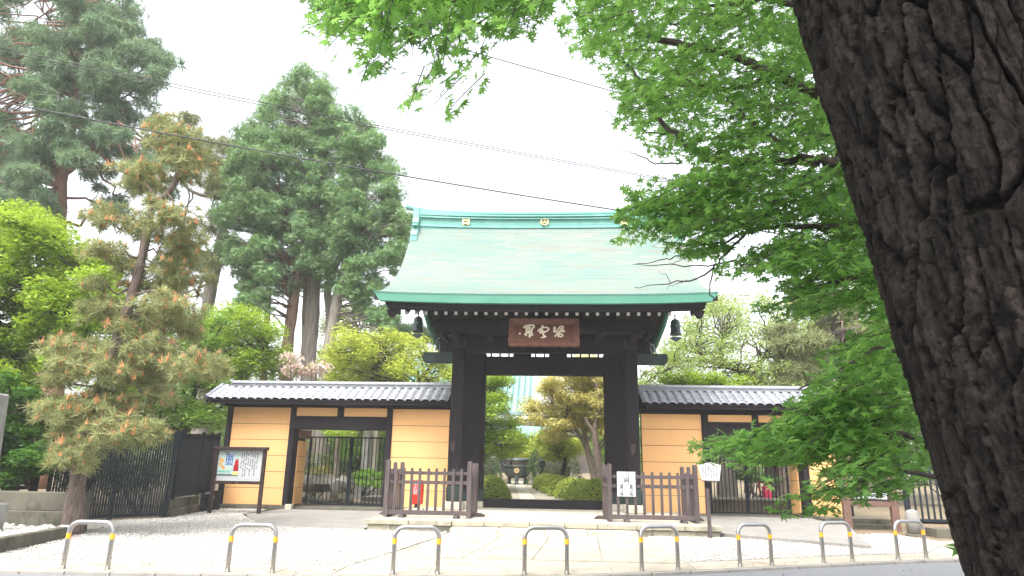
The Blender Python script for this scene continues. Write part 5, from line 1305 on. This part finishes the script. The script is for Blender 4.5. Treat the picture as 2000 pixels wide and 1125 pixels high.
maple('low maple with shade in its dark leaf colour, behind the stone pillar at far left', [(-120, 720), (60, 740), (120, 790), (130, 880), (100, 925), (40, 945), (-120, 940)], 42, 13.6, 16.5, 42, 13, 360, LM("shaded_maple_leaf", (.035, .100, .016), (.075, .175, .022), (.15, .34, .03), .34),  # darker leaf colour stands in for shade under the bright maple
      [[(60, 980), (70, 900), (40, 830), (0, 760)]], 15.2, [[.10, .09, .07, .05, .03]], zb=.6, size=.085, group=G1)
maple('dark-limbed green maple behind the black slatted fence', [(225, 640), (330, 600), (440, 620), (440, 740), (445, 830), (400, 850), (340, 830), (250, 830), (215, 760)], 52, 21.6, 25, 40, 15, 330, l_mapd,
      [[(345, 900), (352, 850), (370, 800), (400, 700)], [(352, 850), (390, 818), (440, 790)], [(352, 850), (320, 820), (270, 760)]], 23, [[.2, .18, .15, .10, .05], [.12, .09, .05], [.12, .08, .04]], group=G1)
maple('green maple behind the left end of the tiled wall roof', [(380, 610), (470, 600), (530, 640), (555, 700), (560, 745), (380, 745), (360, 680)], 44, 23.5, 27, 36, 13, 330, l_maple,
      [[(470, 860), (468, 760), (450, 690), (440, 620)], [(468, 760), (500, 700), (530, 660)]], 25, [[.16, .15, .12, .08, .04], [.10, .07, .03]], group=G1)
maple('yellow-green maple behind the wall roof just left of the gate', [(650, 640), (720, 655), (790, 650), (870, 690), (885, 740), (880, 800), (640, 800), (640, 700)], 58, 25, 29.5, 34, 13, 320, l_yel,
      [[(790, 880), (785, 790), (770, 720), (740, 660)], [(785, 790), (830, 730), (860, 690)]], 27, [[.16, .15, .12, .08, .04], [.1, .07, .03]], group=G1)
maple('tall airy yellow tree between the cypress trunks and the gate', [(660, 590), (730, 610), (760, 660), (700, 720), (640, 700), (620, 640)], 22, 33, 38, 34, 12, 220, l_rust if False else l_yel,
      [[(720, 860), (715, 760), (700, 660), (690, 600)]], 35.5, [[.16, .15, .12, .08, .04]], name='broadleaf_tree', cat='broadleaf tree')
_pine('pine_tree', 'red-barked pine seen small under the left wind bell', [(pth([(790, 850), (785, 760), (782, 690), (790, 665), (815, 655)], 38, cz(38)), [.3, .28, .24, .2, .15, .08]), (pth([(782, 690), (765, 720), (745, 740)], 38), [.15, .12, .06])], m_barkr,
      pads_in([(730, 650), (800, 625), (850, 640), (840, 670), (760, 665)], 9, 36, 39, 26, 9, 40), l_pine, .42, TUFTB, .5, None, .06)
# right of the gate
maple('airy light-green cherry with dark crooked limbs behind the right wall roof', [(1250, 745), (1262, 690), (1310, 650), (1380, 590), (1440, 555), (1500, 575), (1560, 610), (1590, 690), (1580, 760), (1250, 760)], 74, 24, 29, 36, 13, 190, l_lite,
      [[(1500, 830), (1490, 760), (1470, 738), (1440, 720), (1415, 712), (1408, 680), (1415, 660)], [(1415, 716), (1380, 705), (1340, 705), (1290, 730)], [(1408, 690), (1370, 690), (1340, 684)], [(1470, 738), (1490, 700), (1530, 640)]], 26,
      [[.26, .24, .2, .16, .13, .10, .08, .05], [.09, .07, .05, .03], [.08, .06, .03], [.12, .08, .03]], size=.09, name='cherry_tree', cat='cherry tree', flat=.4, jit=.6, shape=KITE)
maple('low bright maple showing just over the right wall roof ridge', [(1300, 735), (1370, 730), (1450, 740), (1470, 800), (1290, 800)], 22, 22.5, 24, 30, 10, 260, l_maple, [[(1380, 900), (1378, 820), (1370, 760)]], 23.2, [[.12, .11, .09, .05]], group=G1)
_pine('pine_tree', 'brown-tinged pine behind the right end of the tiled wall', [(pth([(1530, 850), (1527, 760), (1525, 720), (1540, 660), (1560, 610)], 25.5, cz(25.5)), [.34, .32, .3, .24, .16, .07]), (pth([(1530, 700), (1590, 660), (1680, 640)], 25.5), [.16, .12, .06])], m_barkp,
      pads_in([(1480, 660), (1540, 590), (1620, 580), (1730, 620), (1760, 760), (1640, 770), (1500, 760)], 46, 24, 28, 34, 15, 60), l_bpine, .36, TUFTB, .6, None, .06)
maple('green maple behind the pines at the far right end of the wall', [(1580, 600), (1700, 560), (1850, 620), (1880, 800), (1760, 860), (1600, 800)], 46, 28, 33, 40, 15, 260, l_lite, [[(1720, 900), (1715, 780), (1700, 660)]], 30, [[.22, .2, .16, .08]], size=.11, group=G1)
# seen through the gate
maple('bright maple overhanging the path inside the gate on the left', [(880, 700), (985, 715), (1005, 765), (975, 790), (1010, 825), (1025, 870), (1005, 900), (960, 897), (880, 900)], 60, 28, 33, 30, 9, 320, l_maple,
      [[(905, 940), (930, 880), (945, 830), (960, 770)], [(930, 880), (965, 872), (1000, 868)]], 30, [[.13, .12, .10, .07, .04], [.06, .04, .02]], group=G1, size=.09)
maple('rust-tinged maple with pale twisted trunks inside the gate on the right', [(1025, 800), (1050, 760), (1085, 735), (1130, 700), (1220, 700), (1215, 860), (1180, 850), (1130, 825), (1090, 860), (1045, 835)], 62, 26.5, 31, 28, 9, 330, l_rust,
      [[(1160, 935), (1150, 890), (1142, 850), (1138, 800), (1120, 760)], [(1145, 870), (1110, 820), (1092, 817), (1080, 800)], [(1168, 935), (1158, 900), (1130, 850)]], 28, [[.16, .14, .12, .10, .07, .04], [.09, .07, .05, .03], [.12, .1, .05]], m_barkl, group=G1, size=.09)
tree('maple_tree', 'leaning trunk with sparse crown beside the rust-tinged maple inside the gate', 'maple tree', [(pth([(1172, 935), (1166, 880), (1162, 840), (1172, 790)], 26.5, cz(26.5)), [.17, .15, .12, .09, .05]), (pth([(1162, 850), (1150, 830), (1143, 815)], 26.5), [.08, .06, .04]), (pth([(1172, 790), (1165, 755), (1150, 735)], 26.5), [.06, .045, .02])], m_barkp,
     pads_in([(1150, 790), (1170, 735), (1205, 735), (1205, 800)], 8, 25.8, 27.5, 24, 9, 200), l_rust, .085, TRI, .7, .35, .3, True, G1, .04)
maple('small gnarled maple with dark trunk behind the clipped row', [(1050, 850), (1090, 840), (1130, 860), (1135, 890), (1090, 895), (1045, 885)], 20, 31.5, 34, 22, 8, 240, l_yel, [[(1099, 930), (1104, 900), (1098, 880), (1112, 862)], [(1100, 890), (1085, 870), (1070, 860)]], 32.5, [[.13, .12, .10, .07, .03], [.07, .05, .03]], group=G1, size=.09)
maple('layered green maple behind the incense burner, before the hall', [(1005, 862), (1060, 850), (1080, 870), (1050, 890), (1000, 895), (960, 880)], 22, 40, 46, 26, 7, 240, l_yel, [[(1045, 930), (1040, 900), (1030, 870)]], 43, [[.15, .13, .1, .05]], group=G1, size=.11)
maple('tall green tree beyond the rust-tinged maple at the right inside the gate', [(1130, 800), (1250, 740), (1260, 900), (1180, 910)], 22, 34, 40, 36, 12, 240, l_mapd, [[(1210, 930), (1205, 850), (1200, 790)]], 37, [[.2, .18, .15, .08]], group=G1, size=.12)
# garden trees behind the barred gates
tree('maple_tree', 'slender mottled trunk seen through the middle of the left barred gate', 'maple tree', [(pth([(657, 915), (658, 880), (660, 850), (652, 825), (680, 780)], 24.6, cz(24.6)), [.11, .10, .10, .09, .07, .04])], m_barkl,
     pads_in([(600, 800), (700, 780), (760, 820), (740, 850), (640, 845)], 18, 24, 28, 34, 9, 260), l_maple, .085, TRI, .75, .3, .3, True, G1, .04)
for i, (px, lab) in enumerate(((1420, 'broad shaded trunk at the left behind the right barred gate'), (1528, 'broad rough trunk at the right behind the right barred gate'))):
    tree('shade_tree', lab, 'broadleaf tree', [(pth([(px, 940), (px + 4, 850), (px, 780)], 25 + i, cz(25 + i)), [.42, .36, .34, .30])], m_barkg, pads_in([(px - 60, 800), (px + 60, 800), (px + 60, 850), (px - 60, 850)], 8, 25, 28, 40, 12, 200), l_shade, .1, TRI, .7, .4, .3, True, None, .05)

# far wood closing the view
def wood(name, n, x0, x1, y0, y1, z0, z1, s):
    c = 260; P = []
    cx_ = x0 + (x1 - x0) * RNG.random(c); cy_ = y0 + (y1 - y0) * RNG.random(c); hz = z0 + (z1 - z0) * (.35 + .65 * RNG.random(c)) * (.8 + .2 * np.sin(cx_ * .35))
    k = n // c; pads = []
    for a, b, h in zip(cx_, cy_, hz): pads.append((np.array((a, b, h * .5 + .5)), (2.6, 2.0, h * .5), k))
    V, F, T = pad_leaves(pads, .4, .6, s, .3, KITE); tag(link(name, np_mesh(name, V, F, l_forest, T), None), 'hazy band of mixed green trees beyond the temple garden', None, None, 'stuff')
wood('far_wood', 32000, -75, -13, 46, 60, 0, 14, .5)
wood('far_wood', 14000, -20, -6.5, 40, 46, 0, 10, .36)
wood('far_wood', 24000, 6, 70, 44, 60, 0, 11, .5)
wood('far_wood', 12000, -34, 40, 84, 96, 0, 9, .6)

# ================================================================== overhead cables
def cable(label, pts, r):
    g = MB(); g.tube(smooth_path(pts, 6), r, 5); return tag(g.build('power_cable', m_cable, None, smooth=True), label, 'cable', 'power cables over the forecourt')
def line(p, q, Y0, Y1, ext0, ext1, sag=.25):
    a, b = at(*p, Y0), at(*q, Y1); d = b - a; A, B = a - d * ext0, b + d * ext1
    t = np.linspace(0, 1, 9)[:, None]; P = A + (B - A) * t; P[:, 2] -= sag * 4 * (t * (1 - t))[:, 0] - sag * .9; return P
cable('thick lower power cable crossing the pine and cypress tops and ending over the gate ridge', line((0, 207), (1215, 414), 11, 13.5, .3, .5), .014)
cable('upper power cable of the close pair, higher one', line((0, 100), (1255, 343), 10.5, 14, .3, .5), .008)
cable('upper power cable of the close pair, lower one', line((0, 107), (1255, 346), 10.45, 13.95, .3, .5), .008)
cable('short thin cable in the bright sky between the two masses of maple leaves', line((965, 115), (1232, 187), 8, 8.6, .8, 2.2, .05), .006)

# ================================================================== big foreground pine trunk
EDGE = [(1470, -260), (1545, 0), (1576, 100), (1605, 200), (1648, 330), (1700, 500), (1736, 640), (1765, 740), (1800, 860), (1846, 1000), (1872, 1080), (1890, 1140), (1905, 1260), (1900, 1400)]
def vnoise(U, Vv, seed):
    r = np.random.default_rng(seed); G = r.random((256, 256)); u0 = np.floor(U).astype(int); v0 = np.floor(Vv).astype(int); fu = U - u0; fv = Vv - v0
    fu = fu * fu * (3 - 2 * fu); fv = fv * fv * (3 - 2 * fv)
    g = lambda a, b: G[a % 256, b % 256]
    return (g(u0, v0) * (1 - fu) + g(u0 + 1, v0) * fu) * (1 - fv) + (g(u0, v0 + 1) * (1 - fu) + g(u0 + 1, v0 + 1) * fu) * fv
def fbm(U, V_, seed, o=4):
    s = 0; a = .5
    for i in range(o): s = s + a * vnoise(U * 2 ** i, V_ * 2 ** i, seed + i); a *= .5
    return s
def voro(U, V_, seed):
    r = np.random.default_rng(seed); J = r.random((128, 128, 3)); iu = np.floor(U).astype(int); iv = np.floor(V_).astype(int)
    d1 = np.full(U.shape, 9.); d2 = d1.copy(); idv = np.zeros(U.shape)
    for a in (-1, 0, 1):
        for b in (-1, 0, 1):
            j = J[(iu + a) % 128, (iv + b) % 128]; d = np.hypot(iu + a + j[..., 0] * .85 + .07 - U, (iv + b + j[..., 1] * .85 + .07 - V_) * .9)
            c = d < d1; d2 = np.where(c, d1, np.minimum(d2, d)); idv = np.where(c, j[..., 2], idv); d1 = np.where(c, d, d1)
    return d1, d2, idv
TY = 2.75; R0 = .60
axis = []
for px, py in EDGE:
    d = ray(px, py); hd = np.array((d[0], d[1])); hl = np.linalg.norm(hd); hn = hd / hl
    t = TY / d[1]; p = CAM + d * t; right = np.array((hn[1], -hn[0])); axis.append((p[0] + right[0] * R0 * 1.02, p[1] + right[1] * R0 * 1.02, p[2]))
axis = np.array(axis)[::-1]
AX = smooth_path(axis, 6); zz = AX[:, 2]
zlo, zhi = -.05, 3.6
nv, nu = 520, 310
Z = np.linspace(zlo, zhi, nv); ax_x = np.interp(Z, zz, AX[:, 0]); ax_y = np.interp(Z, zz, AX[:, 1])
low = axis[0]
tt = np.linspace(-1, 1, nu + 1)[:-1]
TH = (np.abs(tt) ** 1.8 * np.sign(tt)) * pi + atan2(CAM[1] - TY, CAM[0] - axis[:, 0].mean())     # finer towards the street
TT, ZZ = np.meshgrid(TH, Z)
U = np.cos(TT) * R0; W = np.sin(TT) * R0; Uc = TT * R0
wu = Uc + .026 * (fbm(Uc * 9, ZZ * 3.5, 5) - .5) * 2 - .13 * ZZ + .16 * (fbm(Uc * 1.6, ZZ * .9, 77) - .5) + .022 * (fbm(Uc * 34, ZZ * 16, 15) - .5)
wz = ZZ + .14 * (fbm(Uc * 6, ZZ * 3, 9) - .5) * 2 + .03 * (fbm(Uc * 30, ZZ * 18, 19) - .5)
d1, d2, pid = voro(wu / .102, wz / .46, 3); e1 = d2 - d1
b1, b2, pid2 = voro(wu / .050 + 7, wz / .135 + 3, 8); e2 = b2 - b1
c1_, c2_, pid3 = voro(wu / .021 + 3, wz / .052 + 9, 18); e3 = c2_ - c1_
wid = .04 + .15 * np.clip(fbm(Uc * 4, ZZ * 2.2, 91) - .25, 0, 1)
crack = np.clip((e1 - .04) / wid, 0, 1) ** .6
sub = np.clip((e2 - .01) / .07, 0, 1); sub3 = np.clip((e3 - .01) / .10, 0, 1)
tilt = (pid - .5) * (d1 * .9)
strk = fbm(Uc * 120 + 5 * fbm(Uc * 8, ZZ * 4, 71), ZZ * 16, 35, 3); grain = fbm(Uc * 75, ZZ * 9, 33, 4)
H = crack * (.034 + .010 * pid + .020 * tilt) + crack * (.015 * pid2 * sub + .0035 * sub) + crack * (.0065 * pid3 * sub3) + .005 * strk + .006 * grain + .004 * (1 - crack) * fbm(Uc * 50, ZZ * 20, 29)
Rr = R0 - .045 + H + .10 * np.exp(-(ZZ + .05) * 2.2)
Rr = R0 - .02 + (Rr - R0 + .02) * .82
X = ax_x[:, None] + np.cos(TT) * Rr; Yq = ax_y[:, None] + np.sin(TT) * Rr
V = np.stack([X, Yq, ZZ], -1).reshape(-1, 3)
ii, jj = np.meshgrid(np.arange(nv - 1), np.arange(nu), indexing='ij'); j2 = (jj + 1) % nu
Q = np.stack([ii * nu + jj, ii * nu + j2, (ii + 1) * nu + j2, (ii + 1) * nu + jj], -1).reshape(-1, 4)
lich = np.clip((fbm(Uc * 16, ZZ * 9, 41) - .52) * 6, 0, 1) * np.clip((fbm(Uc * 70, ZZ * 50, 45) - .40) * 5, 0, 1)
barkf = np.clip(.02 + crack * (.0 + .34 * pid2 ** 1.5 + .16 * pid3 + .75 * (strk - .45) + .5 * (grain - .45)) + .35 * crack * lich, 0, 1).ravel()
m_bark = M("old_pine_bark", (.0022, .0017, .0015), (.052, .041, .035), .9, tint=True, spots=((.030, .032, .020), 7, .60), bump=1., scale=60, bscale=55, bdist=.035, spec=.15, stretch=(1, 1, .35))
big = empty('old_pine_tree', (ax_x[0], ax_y[0], 0), 'massive dark pine trunk with thick plated bark leaning across the right edge', 'pine tree')
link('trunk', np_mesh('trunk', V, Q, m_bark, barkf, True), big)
# its crown, unseen overhead, put in towards the street to shade the trunk
topx, topy = ax_x[-1], ax_y[-1]
TPT = np.array([(topx, topy, zhi - .02), (topx - .5, topy + .1, 5.5), (topx - .7, topy - .1, 8), (topx - .6, topy, 11.5), (topx - .3, topy, 14)])
mb = MB(); mb.tube(smooth_path(TPT, 5), np.linspace(.56, .10, 21), 14)
pads = [(np.array((topx + random.uniform(-5.5, 5.5), topy + random.uniform(-5.5, 4.0), random.uniform(8.5, 14.5))), (1.5, 1.5, .5), 60) for _ in range(45)]
for c, r, k in pads: mb.tube(curve(TPT[2] + (TPT[4] - TPT[2]) * random.random(), c, 6, .06, .03), np.linspace(.09, .02, 6), 5)
mb.build('upper_trunk', m_barkp, big, smooth=True)
needles(pads, TUFTB, l_pine, .42, big, .5)

# ================================================================== near maple whose branches fill the right
mp = empty('maple_tree', (4.05, 4.9, .05), 'near green maple whose star leaves hang over the street from behind the big trunk', 'maple tree')
TR_ = np.array([(4.15, 4.9, -.1), (4.1, 4.85, 1.2), (4.0, 4.8, 2.2), (3.9, 4.8, 3.2), (3.6, 4.7, 4.6), (3.2, 4.4, 6.0)])
mb = MB(); mb.tube(smooth_path(TR_, 5), np.linspace(.17, .05, 26), 10)
def px_branch(pts, r0, r1, n=6):
    P = np.array([at(a, b, Y) for a, b, Y in pts]); q = smooth_path(P, 5); q[1:-1] += RNG.normal(size=(len(q) - 2, 3)) * .008
    mb.tube(q, np.linspace(r0, r1, len(q)), n); return q
def from_trunk(pts, z, r0, r1):
    i = int(np.argmin(np.abs(TR_[:, 2] - z))); s = TR_[i]
    P = np.array([s] + [at(a, b, Y) for a, b, Y in pts]); q = smooth_path(P, 5); q[2:-1] += RNG.normal(size=(len(q) - 3, 3)) * .008
    mb.tube(q, np.linspace(r0, r1, len(q)), 6); return q
from_trunk([(1640, 205, 4.6), (1590, 178, 4.6), (1510, 145, 4.7), (1440, 112, 4.8), (1340, 86, 4.9), (1262, 72, 5.0), (1222, 20, 5.1), (1200, -40, 5.2)], 3.2, .055, .012)
from_trunk([(1690, 340, 4.6), (1640, 318, 4.5), (1590, 312, 4.5), (1500, 318, 4.6), (1400, 312, 4.7), (1340, 280, 4.8), (1290, 230, 4.9), (1240, 150, 5.0), (1210, 110, 5.0)], 2.2, .05, .008)
px_branch([(1590, 312, 4.5), (1540, 290, 4.5), (1490, 255, 4.6), (1440, 215, 4.7), (1420, 190, 4.8)], .022, .006)
px_branch([(1500, 150, 4.7), (1440, 172, 4.8), (1380, 170, 4.9), (1310, 140, 5.0)], .02, .005); px_branch([(1400, 170, 5), (1300, 165, 5.2), (1240, 150, 5.3)], .015, .004)
px_branch([(1600, 20, 4.5), (1500, -5, 4.6), (1480, 0, 4.6), (1420, 38, 4.7), (1340, 46, 4.8), (1290, 48, 4.9)], .03, .006); px_branch([(1480, 0, 4.6), (1400, 10, 4.8), (1330, 3, 4.9)], .022, .006)
from_trunk([(1700, 440, 4.6), (1680, 440, 4.6), (1600, 445, 4.7), (1520, 442, 4.8), (1450, 455, 4.9), (1390, 478, 5.0), (1290, 470, 5.1)], 2.2, .03, .004)
px_branch([(1600, 322, 4.5), (1540, 370, 4.5), (1480, 430, 4.6), (1410, 505, 4.6), (1388, 545, 4.6), (1392, 590, 4.6)], .012, .004)
px_branch([(1400, 516, 4.7), (1368, 540, 4.8), (1304, 553, 4.9), (1240, 561, 5.0)], .009, .002); px_branch([(1445, 510, 4.7), (1336, 519, 4.9), (1240, 516, 5.0)], .007, .002)
px_branch([(1390, 478, 5.0), (1330, 497, 5.0), (1288, 509, 5.1), (1236, 517, 5.1)], .007, .002); px_branch([(1290, 230, 4.9), (1240, 205, 5), (1200, 195, 5)], .006, .002)
px_branch([(1330, 318, 4.8), (1280, 318, 4.8), (1240, 300, 4.9), (1215, 290, 4.9)], .007, .002); px_branch([(1300, 262, 4.8), (1250, 250, 4.9), (1210, 232, 5), (1180, 215, 5)], .006, .002)
px_branch([(1345, 480, 5.0), (1330, 505, 5.0), (1310, 520, 5.0)], .004, .0015); px_branch([(1310, 552, 4.9), (1300, 538, 4.9), (1286, 530, 4.9)], .003, .0015); px_branch([(1340, 546, 4.9), (1320, 556, 4.9), (1306, 566, 4.9)], .003, .0015)
from_trunk([(1740, 545, 4.6), (1690, 535, 4.6), (1640, 548, 4.6), (1600, 560, 4.7), (1540, 590, 4.8)], 2.2, .03, .005)
from_trunk([(1780, 690, 4.3), (1720, 680, 4.2), (1640, 720, 4.2), (1560, 760, 4.3)], 2.2, .02, .005)
from_trunk([(1800, 815, 4.2), (1735, 806, 4.1), (1650, 806, 4.1), (1560, 812, 4.2), (1500, 840, 4.3), (1420, 870, 4.4)], 1.2, .028, .004)
from_trunk([(1800, 860, 4.1), (1735, 853, 4.0), (1690, 850, 4.0), (1600, 846, 4.1), (1520, 870, 4.1)], 1.2, .022, .004)
from_trunk([(1820, 930, 4.0), (1740, 920, 3.9), (1650, 950, 3.9), (1560, 975, 3.9)], 1.2, .018, .003)
# limb over the top of the picture carrying the hanging sprays
q = np.array([TR_[5], (2.0, 3.9, 6.3), (.9, 3.5, 6.0), (-.1, 3.2, 5.2), (-.6, 3.1, 4.6)]); mb.tube(smooth_path(q, 5), np.linspace(.05, .012, 21), 6)
sub = smooth_path(q, 5)
NP = []; NN = []; NS = []; NX = []
def spray(poly, n, Y0, Y1, per, R, size, thin=.16, dense=None, dirx=(-1, -.25, -.25)):
    for px, py in rndpoly(poly, n):
        if dense and random.random() > dense(px, py): continue
        c = at(px, py, random.uniform(Y0, Y1)); d = norm(np.array(dirx) + RNG.normal(size=3) * (.35, .5, .15))
        side = norm(np.cross(d, (0, 0, 1.))); nrm_ = np.cross(side, d); nrm_ = nrm_ if nrm_[2] > 0 else -nrm_
        k = max(3, int(per * random.uniform(.6, 1.4))); u = (RNG.random(k) - .5) * 2 * R; v = RNG.normal(size=k) * R * .38 * (1 - .5 * (u / R)); h = RNG.normal(size=k) * R * thin * .5
        P = c + u[:, None] * d + v[:, None] * side + h[:, None] * nrm_
        NP.append(P); NN.append(nrm_ + RNG.normal(size=(k, 3)) * .42); NX.append(np.cross(NN[-1], side * np.sign(v)[:, None] * -1 + d * 1.1)); NS.append(size * (.7 + .55 * RNG.random(k)))
        tw = np.array([c - d * R * 1.0 + (0, 0, .02), c, c + d * R * .9 - (0, 0, .03)]); mb.tube(tw, [.0035, .0025, .0012], 3)
        for _ in range(2):
            s_ = random.choice((-1, 1)); t0 = random.uniform(-.7, .5); mb.tube(np.array([c + d * R * t0, c + d * R * (t0 + .25) + side * s_ * R * .3]), [.002, .001], 3)
S1 = [(1090, -70), (1120, 20), (1150, 85), (1200, 130), (1222, 190), (1255, 250), (1310, 300), (1330, 320), (1460, 330), (1560, 300), (1690, 330), (1600, 80), (1560, -70)]
spray(S1, 430, 4.0, 6.8, 24, .22, .082)
S2 = [(1225, 400), (1265, 360), (1330, 345), (1460, 330), (1640, 330), (1710, 470), (1560, 440), (1480, 432), (1420, 455), (1410, 505), (1335, 490), (1290, 445), (1225, 468), (1255, 425)]
spray(S2, 240, 4.1, 6.2, 24, .2, .080)
S3 = [(1410, 520), (1470, 490), (1540, 462), (1700, 470), (1760, 610), (1740, 640), (1650, 590), (1570, 630), (1500, 600), (1555, 555), (1500, 530)]
spray(S3, 180, 4.0, 6.4, 24, .19, .080)
S4 = [(1650, 655), (1740, 630), (1800, 790), (1840, 880), (1760, 955), (1690, 935), (1640, 900), (1560, 850), (1590, 760)]
spray(S4, 150, 3.6, 5.6, 22, .17, .078)
S5 = [(1375, 868), (1420, 845), (1500, 832), (1560, 790), (1640, 740), (1720, 770), (1720, 850), (1620, 880), (1560, 905), (1500, 908), (1420, 905), (1385, 890)]
spray(S5, 140, 3.7, 4.8, 20, .15, .074)
S6 = [(1530, 985), (1590, 950), (1650, 905), (1720, 890), (1790, 930), (1740, 975), (1660, 985), (1600, 1010)]
spray(S6, 34, 3.5, 4.2, 16, .14, .068)
S6b = [(1640, 100), (1700, 300), (1760, 560), (1840, 840), (1780, 860), (1690, 560), (1600, 330), (1540, 60)]
spray(S6b, 150, 4.6, 7.5, 24, .22, .084)
S7 = [(608, -70), (1090, -70), (1075, 10), (1010, 62), (950, 95), (945, 190), (905, 215), (840, 225), (770, 195), (715, 140), (660, 105), (640, 60)]
dn = lambda px, py: 1.0 if py < 10 else max(.16, 1.0 - py / 210)
spray(S7, 170, 2.75, 3.7, 14, .15, .080, .25, dn, (-.5, -.2, -.75))
spray([(600, -60), (1100, -60), (1080, -5), (1000, 40), (760, 60), (640, 30)], 80, 2.9, 4.0, 16, .17, .076, .3, None, (-.5, -.2, -.6))
for px, py, Y in ((1503, 945, 3.3), (1868, 1005, 2.9), (1872, 1075, 2.85)):
    c = at(px, py, Y); NP.append(c[None] + RNG.normal(size=(3, 3)) * .012); NN.append(np.array((0, -.6, .7)) + RNG.normal(size=(3, 3)) * .3); NX.append(RNG.normal(size=(3, 3))); NS.append(np.full(3, .062))
# crown over the street, above the frame
for _ in range(130):
    _y = random.uniform(-1.0, 5.2); c = np.array((random.uniform(-1.6, 6.5), _y, max(5.2, 2.3 + .86 * _y) + 1.8 * random.random())); k = 20
    NP.append(c + RNG.normal(size=(k, 3)) * (.3, .3, .05)); NN.append(np.array((0, 0, 1.)) + RNG.normal(size=(k, 3)) * .4); NX.append(RNG.normal(size=(k, 3))); NS.append(.085 * (.8 + .5 * RNG.random(k)))
for _ in range(26):
    _y = random.uniform(-.6, 5.0); c = np.array((random.uniform(-1.4, 6), _y, max(5.3, 2.4 + .86 * _y) + 1.5 * random.random())); mb.tube(curve(TR_[4] + (TR_[5] - TR_[4]) * random.random(), c, 6, .08, .03), np.linspace(.03, .008, 6), 5)
mb.build('trunk', m_barkm, mp, smooth=True)
NP = np.concatenate(NP); NN = np.concatenate(NN); NX = np.concatenate(NX); NS = np.concatenate(NS)
dv = NP - CAM; wz_ = dv @ FWD; sx_ = 1000 + FPX * (dv @ RGT) / wz_; sy_ = 562.5 - FPX * (dv @ UPV) / wz_
keep = ~((np.linalg.norm(dv, axis=1) < 2.2)); NP, NN, NX, NS, wz_, sx_, sy_ = [a[keep] for a in (NP, NN, NX, NS, wz_, sx_, sy_)]
vis = (wz_ > .5) & (sx_ > 0) & (sx_ < 2000) & (sy_ > 0) & (sy_ < 1125)
edge = np.interp(sy_, [p[1] for p in EDGE], [p[0] for p in EDGE]); vis &= sx_ < edge - 8
score = np.where(vis, NS / np.maximum(wz_, .5), 0); order = np.argsort(-score); first = order[:300]; rest = order[300:]
tint = (.5 + .28 * RNG.normal(size=len(NP))).clip(0, 1)
half_n = len(rest) // 5
off = score[rest] <= 0; A_ = rest[~off]; A1 = A_[:len(A_) // 5]; A2 = A_[len(A_) // 5:]; A3 = rest[off]
V, F, T = join([scatter(sh_[0], sh_[1], NP[q], NN[q], NS[q], tint[q], NX[q]) for sh_, q in ((STAR7, A1), (STAR5, A2), (TRI, A3))])
tag(link('foliage', np_mesh('foliage', V, F, l_near, T), mp), kind='stuff')
LMESH = [np_mesh('leaf', STAR7[0] * (1, 1, s), STAR7[1], l_near, np.full(len(STAR7[0]), t)) for s, t in ((1, .2), (1.6, .45), (.6, .7), (-.5, .9))]
Rm = frames(NN[first], NX[first])
for i, k in enumerate(first):
    o = link('leaf', LMESH[i % 4], mp); r = Rm[i] * NS[k]
    o.matrix_basis = Matrix(((r[0, 0], r[0, 1], r[0, 2], NP[k][0]), (r[1, 0], r[1, 1], r[1, 2], NP[k][1]), (r[2, 0], r[2, 1], r[2, 2], NP[k][2]), (0, 0, 0, 1)))
